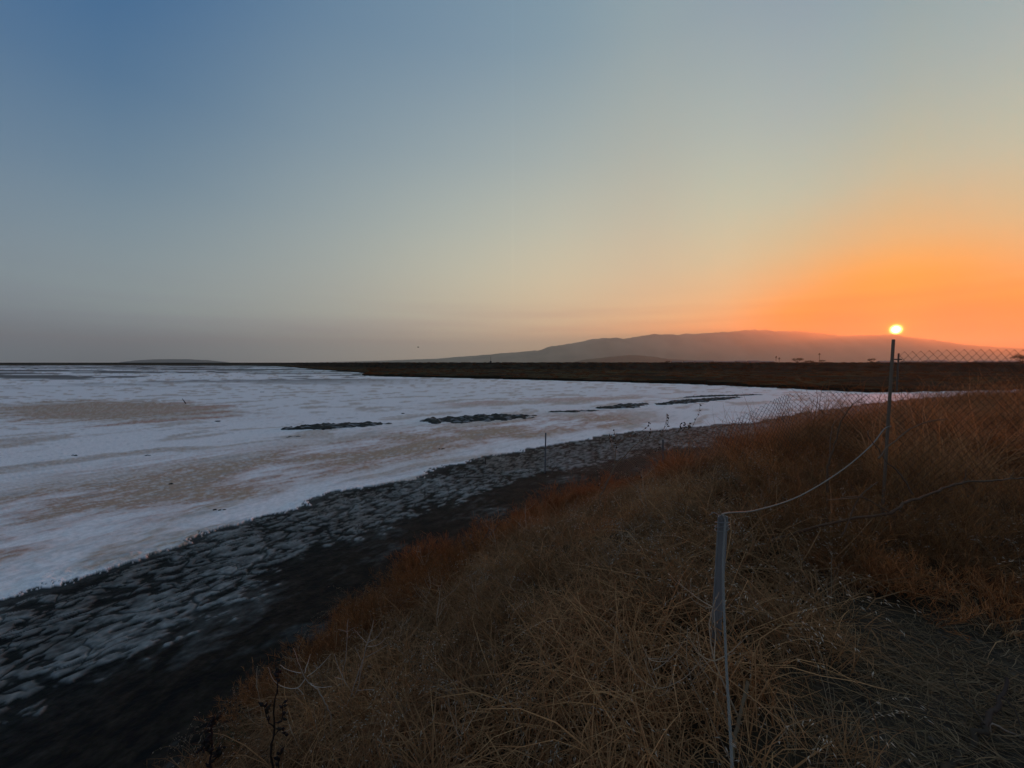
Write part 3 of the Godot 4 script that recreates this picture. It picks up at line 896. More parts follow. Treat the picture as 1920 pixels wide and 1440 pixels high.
func oat_tuft(rng: RandomNumberGenerator, stems: int) -> Shape:
	var s := grass_tuft(rng, stems * 2, 0.08, 0.2, 0.45, 0.0032, 0.5, 1.2, c3(0.20, 0.12, 0.06), c3(0.36, 0.22, 0.11))
	for k in stems:
		var az := rng.randf() * TAU
		var p := Vector3(cos(az), 0, sin(az)) * rng.randf() * 0.07
		var th := rng.randf_range(0.1, 0.6)
		var len := rng.randf_range(0.35, 0.62)
		var pts := [p]
		var ws := [0.0028]
		for e in 7:
			th += 0.08 + 0.045 * e * rng.randf_range(0.5, 1.6)
			p += Vector3(cos(az) * sin(th), cos(th), sin(az) * sin(th)) * len / 7
			pts.append(p)
			ws.append(0.0026 - 0.0002 * e)
			if e >= 3:
				for j in 2:
					var d := Vector3(rng.randfn(0, 0.5), -0.7 + rng.randf() * 0.5, rng.randfn(0, 0.5)) + Vector3(cos(az), 0, sin(az)) * 0.8
					var cc := c3(0.55, 0.46, 0.36) * rng.randf_range(0.7, 1.15)
					spikelet(s, p + Vector3(rng.randfn(0, 0.008), rng.randfn(0, 0.008), rng.randfn(0, 0.008)), d.normalized(), rng.randf_range(0.016, 0.028), 0.0024, Color(cc.x, cc.y, cc.z))
		s.blade(pts, ws, Vector3(-sin(az), 0.2, cos(az)), Color(0.22, 0.16, 0.10))
	return s

# a low mound of very fine branching twigs
func brush(rng: RandomNumberGenerator, stems: int, high: float, col_a: Vector3, col_b: Vector3) -> Shape:
	var s := Shape.new()
	for k in stems:
		var az := rng.randf() * TAU
		var th := rng.randf_range(0.05, 1.15)
		var p := Vector3(rng.randfn(0, 0.05), -0.03, rng.randfn(0, 0.05))
		var len := high * rng.randf_range(0.65, 1.15)
		var dir := Vector3(cos(az) * sin(th), cos(th), sin(az) * sin(th))
		var pts := [p]
		var ws := [0.0034]
		for e in 5:
			dir = (dir + Vector3(rng.randfn(0, 0.16), rng.randfn(0.05, 0.12), rng.randfn(0, 0.16))).normalized()
			p += dir * len / 5
			pts.append(p)
			ws.append(0.0034 - 0.0005 * e)
			if e >= 1:
				for j in 5:
					var cc := col_a.lerp(col_b, rng.randf()) * rng.randf_range(0.6, 1.3)
					var d2 := (dir + Vector3(rng.randfn(0, 0.7), rng.randfn(0.25, 0.5), rng.randfn(0, 0.7))).normalized()
					var l2 := high * rng.randf_range(0.10, 0.26)
					var o: Vector3 = pts[e].lerp(p, rng.randf())
					var d3 := (d2 + Vector3(rng.randfn(0, 0.4), 0.25, rng.randfn(0, 0.4))).normalized()
					s.blade([o, o + d2 * l2 * 0.5, o + d2 * l2 * 0.5 + d3 * l2 * 0.5], [0.0026, 0.0026, 0.0010], Vector3(rng.randfn(), rng.randfn(), rng.randfn()), Color(cc.x, cc.y, cc.z))
		var c0 := col_a * 0.7
		s.blade(pts, ws, Vector3(rng.randfn(), 0.2, rng.randfn()), Color(c0.x, c0.y, c0.z))
	return s

func litter_patch(rng: RandomNumberGenerator, count: int, reach: float) -> Shape:
	var s := Shape.new()
	for k in count:
		var o := Vector3(rng.randf_range(-reach, reach), rng.randf_range(0.004, 0.03), rng.randf_range(-reach, reach))
		var az := rng.randfn(0.4, 0.8)
		var len := rng.randf_range(0.03, 0.22)
		var pts := []
		var ws := []
		var w := rng.randf_range(0.0018, 0.0042)
		for e in 4:
			pts.append(o)
			ws.append(w * (1.0 if e < 3 else 0.5))
			az += rng.randfn(0.0, 0.22)
			o += Vector3(cos(az), rng.randfn(0.0, 0.05), sin(az)) * len / 3
			o.y = maxf(o.y, 0.004)
		var cc := c3(0.20, 0.125, 0.06).lerp(c3(0.38, 0.26, 0.15), rng.randf()) * rng.randf_range(0.55, 1.2)
		s.blade(pts, ws, Vector3(-sin(az), 0.15, cos(az)), Color(cc.x, cc.y, cc.z))
	return s

func slope_basis(x: float, d: float, turn: float, size: float, follow: float) -> Basis:
	var e := 0.15
	var nn := Vector3(ground_at(x - e, d) - ground_at(x + e, d), 2 * e, ground_at(x, d + e) - ground_at(x, d - e)).normalized()
	nn = Vector3.UP.lerp(nn, follow).normalized()
	var xx := Vector3.RIGHT.rotated(Vector3.UP, turn)
	xx = (xx - nn * xx.dot(nn)).normalized()
	return Basis(xx, nn, xx.cross(nn)).scaled(Vector3.ONE * size)

# a round patch of matted grass made of clumps that lean their own way
func grass_patch(rng: RandomNumberGenerator, reach: float, clumps: int, blades: int, l0: float, l1: float, width: float, lean: float, bend: float, col_a: Vector3, col_b: Vector3, stalks: int) -> Shape:
	var s := Shape.new()
	for q in clumps + stalks:
		var stalk := q >= clumps
		var a := rng.randf() * TAU
		var rr := sqrt(rng.randf()) * reach
		var o := Vector3(cos(a) * rr, 0, sin(a) * rr)
		var way := rng.randf() * TAU
		var tip := rng.randf_range(0.05, lean)
		var size := rng.randf_range(0.55, 1.25)
		var tone := col_a.lerp(col_b, rng.randf()) * rng.randf_range(0.65, 1.2)
		for k in (1 if stalk else int(blades * size)):
			var p := o + Vector3(rng.randfn(0, 0.05), -0.03, rng.randfn(0, 0.05)) * size
			var az := way + rng.randfn(0.0, 0.8)
			var th := absf(rng.randfn(tip, 0.3))
			var len := rng.randf_range(l0, l1) * size
			var wd := width * rng.randf_range(0.6, 1.25)
			var bd := rng.randf_range(0.3, 1.0) * bend
			if stalk:
				len = rng.randf_range(0.45, 0.8)
				wd = rng.randf_range(0.0035, 0.0055)
				bd = rng.randf_range(0.5, 1.6)
				th = rng.randf_range(0.3, 1.2)
			var pts := [p]
			var ws := [wd]
			var sway := rng.randfn(0.0, 0.4)
			for e in 4:
				th = minf(th + bd * (0.4 + e * 0.4) * 0.5, 1.95)
				az += sway * 0.5
				p += Vector3(cos(az) * sin(th), cos(th), sin(az) * sin(th)) * len / 4
				if p.y < 0.015:
					p.y = 0.015 + rng.randf() * 0.03
				pts.append(p)
				ws.append(wd * (1.0 - 0.75 * pow((e + 1) / 4.0, 1.6)))
			var side := Vector3(-sin(az), rng.randf_range(-0.4, 0.4), cos(az)).rotated(Vector3.UP, rng.randf_range(-0.7, 0.7))
			var cc := tone.lerp(col_a.lerp(col_b, rng.randf()), 0.4) * rng.randf_range(0.7, 1.2)
			if stalk:
				cc = col_b * rng.randf_range(0.7, 1.25)
			s.blade(pts, ws, side, Color(cc.x, cc.y, cc.z))
	return s

func brush_patch(rng: RandomNumberGenerator, reach: float, count: int, stems: int, high: float, col_a: Vector3, col_b: Vector3) -> Shape:
	var s := Shape.new()
	for k in count:
		var a := rng.randf() * TAU
		var rr := sqrt(rng.randf()) * reach
		var t := brush(rng, stems, high * rng.randf_range(0.6, 1.15), col_a * rng.randf_range(0.8, 1.2), col_b)
		var f := s.v.size()
		for j in t.v.size():
			s.v.append(t.v[j] + Vector3(cos(a) * rr, 0, sin(a) * rr))
		s.n.append_array(t.n)
		s.c.append_array(t.c)
		for j in t.i:
			s.i.append(j + f)
	return s

func dead_weed(rng: RandomNumberGenerator, tone: Vector3) -> Array:
	var stem := Shape.new()
	var high := rng.randf_range(0.42, 0.62)
	var pts := []
	var rr := []
	var p := Vector3(0, -0.05, 0)
	var dir := Vector3(rng.randfn(0, 0.25), 1, rng.randfn(0, 0.25)).normalized()
	for e in 9:
		pts.append(p)
		rr.append(lerpf(0.0045, 0.0016, e / 8.0))
		dir = (dir + Vector3(rng.randfn(0, 0.13), 0.02, rng.randfn(0, 0.13))).normalized()
		p += dir * high / 8
	stem.tube(pts, rr, 4, Color(tone.x, tone.y, tone.z))
	var out := []
	for k in rng.randi_range(6, 9):
		var b := Shape.new()
		var at := rng.randi_range(2, 7)
		var a := rng.randf() * TAU
		var q: Vector3 = pts[at]
		var d2 := Vector3(cos(a), rng.randf_range(-0.1, 0.6), sin(a)).normalized()
		var line := []
		var r2 := []
		var len := high * rng.randf_range(0.2, 0.5)
		var c := tone * rng.randf_range(0.8, 1.2)
		for e in 6:
			line.append(q)
			r2.append(lerpf(0.0026, 0.0011, e / 5.0))
			d2 = (d2 + Vector3(rng.randfn(0, 0.12), 0.22, rng.randfn(0, 0.12))).normalized()
			q += d2 * len / 5
		b.tube(line, r2, 4, Color(c.x, c.y, c.z))
		for j in 2:
			var o: Vector3 = line[rng.randi_range(2, 4)]
			var d3 := (d2 + Vector3(rng.randfn(0, 0.6), 0.1, rng.randfn(0, 0.6))).normalized()
			b.tube([o, o + d3 * len * 0.2, o + d3 * len * 0.2 + (d3 + Vector3.UP * 0.4) * len * 0.18], [0.0015, 0.0012, 0.0009], 3, Color(c.x, c.y, c.z))
			spikelet(b, o + d3 * len * 0.38 + Vector3.UP * len * 0.07, d3, 0.014, 0.003, Color(c.x * 1.2, c.y * 1.2, c.z * 1.2))
		out.append(b)
	return [stem, out]

func make_grass() -> void:
	var rng := RandomNumberGenerator.new()
	rng.seed = 77
	var straw_a := c3(0.22, 0.095, 0.036)
	var straw_b := c3(0.50, 0.275, 0.125)
	var red_a := c3(0.20, 0.072, 0.025)
	var red_b := c3(0.38, 0.165, 0.06)
	var pools := {"straw": [], "tall": [], "russet": [], "oats": [], "flat": [], "sprig": []}
	for k in 4:
		pools.straw.append(grass_patch(rng, 0.42, 22, 24, 0.22, 0.55, 0.0052, 0.9, 1.5, straw_a, straw_b, 9).mesh())
	for k in 2:
		pools.tall.append(grass_patch(rng, 0.40, 20, 25, 0.4, 0.8, 0.0048, 0.45, 0.8, straw_a, straw_b, 8).mesh())
	for k in 3:
		pools.russet.append(brush_patch(rng, 0.40, 13, 12, 0.36, red_a, red_b).mesh())
	for k in 3:
		pools.oats.append(oat_tuft(rng, 9).mesh())
	for k in 3:
		pools.flat.append(litter_patch(rng, 260, 0.34).mesh())
	for k in 2:
		pools.sprig.append(grass_patch(rng, 0.12, 3, 22, 0.12, 0.36, 0.0038, 0.8, 1.2, straw_a, straw_b, 2).mesh())
	var green := grass_tuft(rng, 40, 0.07, 0.12, 0.3, 0.004, 0.5, 0.7, c3(0.05, 0.065, 0.025), c3(0.08, 0.09, 0.04)).mesh()
	var where := {}
	var tint := {}
	for k in pools:
		where[k] = []
		tint[k] = []
		for j in pools[k].size():
			where[k].append([])
			tint[k].append([])
	# boxes sown on a shaken grid: x from, x to, ahead from, ahead to, spacing, what is sown
	var boxes := [[-4.2, 6.0, 0.4, 5.2, 0.52, "patch"], [-4.2, 12.0, 5.2, 10.0, 0.55, "patch"], [-1.0, 18.0, 10.0, 19.0, 0.75, "patch"], [6.0, 36.0, 1.0, 10.0, 0.9, "patch"], [12.0, 36.0, 10.0, 24.0, 1.0, "patch"], [36.0, 84.0, 10.0, 46.0, 1.8, "patch"], [-4.2, 5.0, 0.4, 7.0, 0.30, "oats"], [0.6, 7.0, 0.3, 2.8, 0.30, "flat"], [-4.2, 9.0, 0.4, 14.0, 0.30, "sprig"]]
	for b in boxes:
		var step: float = b[4]
		for row in int((b[3] - b[2]) / step):
			for col in int((b[1] - b[0]) / step):
				var x: float = b[0] + (col + rng.randf()) * step
				var d: float = b[2] + (row + rng.randf()) * step
				var pick := rng.randf()
				var turn := rng.randf() * TAU
				var size := rng.randf_range(0.8, 1.2)
				var jit := rng.randf_range(0.75, 1.25)
				var which := rng.randi()
				var f := inside(x, d)
				var edge := f.y + 0.3 * noise_a.get_noise_2d(x * 60.0, d * 60.0)
				if edge < 0.1 or absf(x) / maxf(d, 0.1) > 1.9:
					continue
				var u := clampf(f.y / maxf(f.y - minf(f.z, 0.0), 0.01), 0.0, 1.0)
				var on_path := is_path(x, d)
				var patch := noise_a.get_noise_2d(x * 34.0 + 300.0, d * 34.0)
				var red := smoothstep(0.0, 0.35, patch + 0.40 * (0.40 - u) + 0.3 * smoothstep(3.5, 5.0, d) * (1.0 - smoothstep(0.4, 0.9, u)))
				red = maxf(red, clampf(smoothstep(2.6, 3.8, x) * smoothstep(2.6, 3.6, d) * (0.55 + patch * 1.5), 0.0, 0.8))
				var kind: String = b[5]
				if kind == "patch":
					if on_path > 0.35:
						continue
					kind = "straw"
					if pick < 0.75 * red:
						kind = "russet"
					elif (f.z > -0.9 and d > 4.2 and x > 3.0 and x < 6.5) or (f.z > 0.0 and d > 4.6 and pick > 0.55):
						kind = "tall"
					if edge < 0.3:
						kind = "sprig" if kind == "straw" else kind
						size *= 0.7
					size *= step / 0.5 if step < 1.0 else 2.0
					size = minf(size, 1.75)
					if d > 7.0 and u < 0.6:
						size *= 0.72
					if x > 1.9 and d < 3.5:
						size *= 0.6
						if pick < 0.55:
							kind = "russet"
					size *= 1.0 + 0.6 * noise_a.get_noise_2d(x * 110.0, d * 110.0)
				elif kind == "flat":
					size = 1.0
					if on_path < 0.15 or pick > 0.9 - 0.6 * smoothstep(1.9, 2.8, x) - 0.4 * maxf(noise_a.get_noise_2d(x * 60.0, d * 90.0 + 55.0), 0.0):
						continue
				else:
					if on_path > 0.3 or (kind == "oats" and (pick > 0.4 + 0.6 * patch or d > 6.0)) or (kind == "sprig" and pick > (0.8 if u < 0.3 or (d < 2.8 and x > 0.3) else 0.12)):
						continue
				var pool: int = which % pools[kind].size()
				var follow := 1.0 if kind == "flat" else 0.75
				where[kind][pool].append(Transform3D(slope_basis(x, d, turn, size, follow), Vector3(x, ground_at(x, d), -d)))
				var cc := Vector3(1, 1, 1).lerp(Vector3(1.0, 0.74, 0.58), red * (0.0 if kind == "russet" else 0.75))
				cc = cc.lerp(Vector3(0.72, 0.78, 0.86), clampf(noise_a.get_noise_2d(x * 45.0 + 80.0, d * 45.0) * 2.4 - 0.2, 0.0, 0.6)) * jit * (1.0 + 0.6 * noise_b.get_noise_2d(x * 95.0, d * 95.0))
				tint[kind][pool].append(Color(cc.x, cc.y, cc.z))
	var says := {"straw": ["dry_grass", "tangled dry straw grass covering the embankment"], "tall": ["tall_grass", "taller dry grass standing along the embankment crest"], "oats": ["wild_oats", "dry wild oats with pale drooping seed heads"], "russet": ["russet_brush", "fine russet brush growing through the dry grass"], "flat": ["straw_litter", "flattened straw lying on the dirt path"], "sprig": ["grass_sprigs", "loose sprigs of dry grass along the edges of the mat"]}
	for k in pools:
		for j in pools[k].size():
			if where[k][j].size():
				stuff(says[k][0], pools[k][j], M.grass, where[k][j], tint[k][j], says[k][1], "grass")
	# scrub on the bank across the salt and along the levee
	var scrub_at := []
	var scrub_tint := []
	for k in 5200:
		var t := rng.randf_range(0.28, 0.97)
		var p := along(BANK, t)
		var q := along(LEVEE, t)
		var u := rng.randf() if k % 5 > 0 else rng.randf_range(0.9, 1.03)
		var w := p.lerp(q, 0.03 + 0.97 * u)
		var n1 := noise_a.get_noise_2d(w.x * 2.2, w.y * 5.0)
		var lift := rng.randf()
		var far_size := rng.randf_range(0.7, 1.5)
		if n1 + 0.25 * noise_b.get_noise_2d(w.x * 9.0, w.y * 9.0) < -0.06 and k % 5 > 0:
			continue
		var gap := (q - w).length()
		var foot_gap := (q - p).length() - 13.0
		var y := 0.28 + 0.72 * smoothstep(0.15, 1.0, sqrt(clampf((w - p).length() / foot_gap, 0.0, 1.0)))
		if gap < 13.0:
			y = 0.6 + 3.45 * smoothstep(0.0, 0.56, (14.2 - gap) / 23.0)
		scrub_at.append(Transform3D(Basis(Vector3.UP, lift * TAU).scaled(Vector3(far_size * 1.6, far_size * 0.8, far_size * 1.6)), Vector3(w.x, y - 0.08, -w.y)))
		var cc := Vector3(0.42, 0.42, 0.36).lerp(Vector3(0.6, 0.55, 0.4), lift) * rng.randf_range(0.5, 1.2)
		scrub_tint.append(Color(cc.x, cc.y, cc.z))
	stuff("scrub", pools.russet[0], M.grass, scrub_at, scrub_tint, "low scrub dotting the far bank and levee", "scrub")
	# crumbs of earth on the path
	var crumb := Shape.new()
	crumb.lump(Vector3.ZERO, Vector3(0.01, 0.007, 0.009), noise_a, 0.6, Color(1, 1, 1), 4, 6)
	var crumb_at := []
	var crumb_tint := []
	for k in 2600:
		var x := rng.randf_range(1.0, 5.5)
		var d := rng.randf_range(0.6, 2.6)
		var big := rng.randf()
		if is_path(x, d) > 0.3:
			crumb_at.append(Transform3D(Basis(Vector3.UP, big * 90.0).scaled(Vector3.ONE * (0.25 + 1.3 * big * big * big)), Vector3(x, ground_at(x, d) + 0.001, -d)))
			var cc := Vector3(0.09, 0.075, 0.06) * rng.randf_range(0.5, 1.8)
			crumb_tint.append(Color(cc.x, cc.y, cc.z))
	stuff("earth_crumbs", crumb.mesh(), M.dirt, crumb_at, crumb_tint, "crumbs of earth and grit on the dirt path", "soil")
	for p in [Vector2(-2.6, 3.55), Vector2(-2.5, 3.35), Vector2(-2.75, 3.4), Vector2(-2.9, 2.9)]:
		var o := thing("green_tuft", "small green grass tuft at the foot of the dry bank", "grass", Vector3(p.x, ground_at(p.x, p.y), -p.y), "green tufts at the foot of the bank")
		var g := MeshInstance3D.new()
		g.name = "blades"
		g.mesh = green
		g.material_override = M.grass
		g.rotation.y = p.x * 9.0
		o.add_child(g)
	# dead weeds that stand out of the mat
	var dead := []
	for k in 4:
		dead.append(dead_weed(rng, c3(0.34, 0.25, 0.17) * rng.randf_range(0.7, 1.2)))
	for k in 34:
		var x := 0.0
		var d := 0.0
		for tries in 40:
			d = rng.randf_range(1.4, 9.5)
			x = rng.randf_range(-0.95, 0.95) * d
			var f := inside(x, d)
			if f.y > 0.4 and is_path(x, d) < 0.1 and f.z < 2.5 and absf(x - 1.1) + absf(d - 2.0) > 0.35:
				break
		var o: Node3D
		if k < 4:
			o = thing("dead_weed", "dead twiggy weed standing up out of the dry grass", "weed", Vector3.ZERO, "dead weeds standing in the dry grass")
			part("stem", dead[k][0], M.twig, o)
			for b in dead[k][1]:
				part("branch", b, M.twig, o)
		else:
			o = get_node("dead_weed" + ("" if k % 4 == 0 else "_%03d" % (k % 4))).duplicate()
			o.name = numbered("dead_weed")
			add_child(o)
		o.position = Vector3(x, ground_at(x, d), -d)
		o.rotation.y = rng.randf() * TAU
		o.scale = Vector3.ONE * rng.randf_range(0.7, 1.15)
	# taller tangled bushes below the standing fence
	var tangle := []
	for k in 3:
		tangle.append(brush(rng, 60, 0.72, c3(0.15, 0.065, 0.026), c3(0.33, 0.17, 0.068)).mesh())
	var humps := [[2.55, 2.95, 0.8], [2.95, 3.15, 0.95], [3.3, 2.85, 0.85], [3.75, 3.1, 1.0], [2.3, 3.4, 0.8], [2.75, 3.75, 0.9], [3.3, 3.9, 1.0], [3.95, 3.75, 1.1], [4.5, 3.2, 1.0], [4.6, 4.3, 1.1], [3.0, 4.5, 0.85], [3.8, 4.7, 0.9], [5.3, 3.6, 1.0], [5.4, 4.8, 1.0]]
	for k in humps.size():
		var p: Array = humps[k]
		var o := thing("tangled_bush", "dense brown tangled bush below the standing fence", "bush", Vector3(p[0], ground_at(p[0], p[1]), -p[1]), "tangled bushes below the standing fence")
		var g := MeshInstance3D.new()
		g.name = "twigs"
		g.mesh = tangle[k % 3]
		g.material_override = M.grass
		o.add_child(g)
		o.rotation.y = k * 1.7
		o.scale = Vector3(p[2], p[2] * 0.9, p[2])
	# rounder russet bushes that stand out of the grass
	var bushes := []
	for k in 3:
		bushes.append(brush(rng, 70, 0.5, red_a, red_b))
	var spots := [[-1.55, 6.5, 1.0], [-1.2, 6.7, 0.8], [-0.6, 7.0, 0.9], [0.4, 7.8, 1.0], [0.95, 8.1, 1.1], [1.5, 8.4, 1.0], [2.1, 8.3, 0.9], [-1.35, 5.2, 0.9], [-0.9, 5.6, 0.8], [0.1, 7.0, 0.8], [3.4, 8.0, 0.9], [-2.3, 5.3, 0.6]]
	for k in spots.size():
		var p: Array = spots[k]
		var o := thing("russet_bush", "fine twiggy russet bush at the lower edge of the grass", "bush", Vector3(p[0], ground_at(p[0], p[1]), -p[1]), "russet bushes along the lower edge of the grass")
		var g := MeshInstance3D.new()
		g.name = "twigs"
		g.mesh = bushes[k % 3].mesh() if k < 3 else get_node("russet_bush" + ("" if k % 3 == 0 else "_%03d" % (k % 3))).get_child(0).mesh
		g.material_override = M.grass
		o.add_child(g)
		o.rotation.y = k * 2.1
		o.scale = Vector3.ONE * p[2] * 1.25

# ---------------------------------------------------------------- single plants and branches

func smooth_line(p: Array, steps: int) -> Array:
	var out := []
	for k in p.size() - 1:
		var a: Vector3 = p[maxi(k - 1, 0)]
		var b: Vector3 = p[k]
		var e: Vector3 = p[k + 1]
		var g: Vector3 = p[mini(k + 2, p.size() - 1)]
		for s in steps:
			out.append(b.cubic_interpolate(e, a, g, float(s) / steps))
	out.append(p[p.size() - 1])
	return out

func plant(called: String, label: String, category: String, branches: Array, tone: Vector3, rng: RandomNumberGenerator, rooted := true, sides := 5) -> Node3D:
	var first: Vector3 = branches[0][2][0]
	var floor_y := ground_at(first.x, -first.z)
	var base := Vector3(first.x, minf(floor_y, first.y), first.z) if rooted else first
	var o := thing(called, label, category, base)
	for k in branches.size():
		var b: Array = branches[k]
		var pts := []
		for p in b[2]:
			pts.append(p - base)
		if k == 0 and rooted and first.y > floor_y:
			pts.push_front(Vector3(0.01, -0.05, 0.01))
		var line := smooth_line(pts, 4)
		var rr := []
		for e in line.size():
			rr.append(lerpf(b[0], b[1], float(e) / (line.size() - 1)) * rng.randf_range(0.85, 1.15))
			if e > 0 and e < line.size() - 1:
				line[e] += Vector3(rng.randfn(), rng.randfn(), rng.randfn()) * b[0] * 0.35
		var s := Shape.new()
		var c := tone * rng.randf_range(0.85, 1.15)
		s.tube(line, rr, sides, Color(c.x, c.y, c.z))
		part("stem" if k == 0 else "branch", s, M.twig, o)
	return o

# pods, leaves or seeds along the outer part of each branch
func dress(o: Node3D, branches: Array, called: String, per: int, from: float, size: Vector2, wide: float, tone: Vector3, rng: RandomNumberGenerator, skip := 1) -> void:
	var s := Shape.new()
	for k in range(skip, branches.size()):
		var line := smooth_line(branches[k][2], 4)
		for j in per:
			var t := lerpf(from, 1.0, float(j + 1) / per)
			var at := t * (line.size() - 1)
			var q := mini(int(at), line.size() - 2)
			var p: Vector3 = line[q].lerp(line[q + 1], at - q) - o.position
			var c := tone * rng.randf_range(0.7, 1.3)
			var d := Vector3(rng.randfn(), rng.randfn(0.3, 0.8), rng.randfn()).normalized()
			spikelet(s, p, d, rng.randf_range(size.x, size.y), wide * rng.randf_range(0.7, 1.2), Color(c.x, c.y, c.z))
	var m := part(called, s, M.leaf, o)
	m.set_meta("kind", "stuff")

func make_plants() -> void:
	var rng := RandomNumberGenerator.new()
	rng.seed = 5
	var o := plant("pod_weed", "dead branching weed with dark seed pods beside the thin fence post", "weed", POD_WEED, c3(0.17, 0.125, 0.085), rng)
	dress(o, POD_WEED, "seed_pods", 6, 0.35, Vector2(0.03, 0.055), 0.014, c3(0.045, 0.032, 0.024), rng)
	dress(o, POD_WEED, "dry_leaves", 5, 0.1, Vector2(0.02, 0.035), 0.012, c3(0.30, 0.22, 0.17), rng)
	plant("bare_shrub", "leafless thin-branched shrub in front of the collapsed wire mesh", "shrub", BARE_SHRUB, c3(0.13, 0.08, 0.05), rng)
	plant("bare_branch", "long bare branch sprawling over the grass below the standing fence", "branch", FALLEN_BRANCH, c3(0.12, 0.075, 0.048), rng)
	plant("pale_weed", "pale leafless weed with arching stems nearest the green tufts", "weed", PALE_WEED_A, c3(0.40, 0.32, 0.26), rng, true, 4)
	plant("pale_weed", "pale leafless weed forking into a candelabra of thin stems", "weed", PALE_WEED_B, c3(0.38, 0.30, 0.24), rng, true, 4)
	plant("pale_weed", "small pale leafless weed at the mud's edge with two side twigs", "weed", PALE_WEED_C, c3(0.33, 0.26, 0.21), rng, true, 4)
	for k in 2:
		var set_: Array = [DARK_WEED_A, DARK_WEED_B][k]
		o = plant("dark_weed", ["dark upright weed with curled black leaves, the taller of two", "dark bushy weed with a clump of black leaves, the shorter of two"][k], "weed", set_, c3(0.022, 0.014, 0.012), rng)
		dress(o, set_, "withered_leaves", 7 if k == 0 else 9, 0.25, Vector2(0.02, 0.045), 0.010, c3(0.02, 0.013, 0.012), rng, 0 if k == 1 else 1)
	plant("cut_branch", "thick forked dead branch lying on the dirt path", "branch", CUT_BRANCH, c3(0.06, 0.042, 0.03), rng, true, 7)
	plant("stick", "straight pale stick lying across the forked dead branch", "stick", PALE_STICK, c3(0.22, 0.17, 0.13), rng, true, 6)
	plant("stick", "short thick broken stick standing beside the steel cable", "stick", CUT_STICK, c3(0.16, 0.115, 0.07), rng, true, 7)
	o = plant("seed_weed", "dry weed with clusters of small seed heads over the dark mud", "weed", SEED_WEED, c3(0.13, 0.10, 0.075), rng)
	dress(o, SEED_WEED, "seed_heads", 22, 0.25, Vector2(0.02, 0.05), 0.008, c3(0.15, 0.10, 0.075), rng)

# ---------------------------------------------------------------- fence, posts, cable

# chain link between two edges: top and bottom are lines of points, nu wires of diamonds wide
func chain_link(top: Array, bottom: Array, cell: float, wire: float, sag: float, tone: Vector3, rng: RandomNumberGenerator) -> Shape:
	var s := Shape.new()
	var length := 0.0
	for k in top.size() - 1:
		length += top[k].distance_to(top[k + 1])
	var count := int(length / (cell * 0.5))
	var high: float = top[0].distance_to(bottom[0])
	for k in count:
		var pts := []
		var rr := []
		var rows := 0
		var t0 := (k + 0.5) / count
		high = along3(top, t0).distance_to(along3(bottom, t0))
		rows = int(high / (cell * 0.5))
		for r in rows + 1:
			var flip := 1.0 if (r + k) % 2 == 0 else -1.0
			var t := (k + 0.5 + 0.5 * flip) / count
			var a := along3(top, t)
			var b := along3(bottom, t)
			var p := a.lerp(b, float(r) / rows)
			var out := (b - a).cross(along3(top, minf(t + 0.01, 1.0)) - along3(top, maxf(t - 0.01, 0.0))).normalized()
			p += out * (wire * flip * 1.1 + sag * noise_a.get_noise_2d(t * length * 80.0, p.y * 80.0))
			p += Vector3(0, 1, 0) * sag * 0.3 * noise_a.get_noise_2d(t * length * 90.0 + 400.0, p.y * 60.0)
			pts.append(p)
			rr.append(wire)
		if pts.size() > 1:
			s.tube(pts, rr, 3, Color(tone.x, tone.y, tone.z))
	return s

func along3(line: Array, t: float) -> Vector3:
	var at := clampf(t, 0.0, 0.99999) * (line.size() - 1)
	var k := int(at)
	return line[k].lerp(line[k + 1], at - k)

const TEE := [Vector2(-0.024, 0.0), Vector2(0.024, 0.0), Vector2(0.024, 0.006), Vector2(0.004, 0.008), Vector2(0.004, 0.032), Vector2(-0.004, 0.032), Vector2(-0.004, 0.008), Vector2(-0.024, 0.006)]
const CHANNEL := [Vector2(-0.025, 0.018), Vector2(-0.021, 0.018), Vector2(-0.011, 0.004), Vector2(0.011, 0.004), Vector2(0.021, 0.018), Vector2(0.025, 0.018), Vector2(0.025, 0.013), Vector2(0.013, -0.001), Vector2(-0.013, -0.001), Vector2(-0.025, 0.013)]
const SQUARE := [Vector2(-0.009, -0.008), Vector2(-0.008, -0.009), Vector2(0.008, -0.009), Vector2(0.009, -0.008), Vector2(0.009, 0.008), Vector2(0.008, 0.009), Vector2(-0.008, 0.009), Vector2(-0.009, 0.008)]

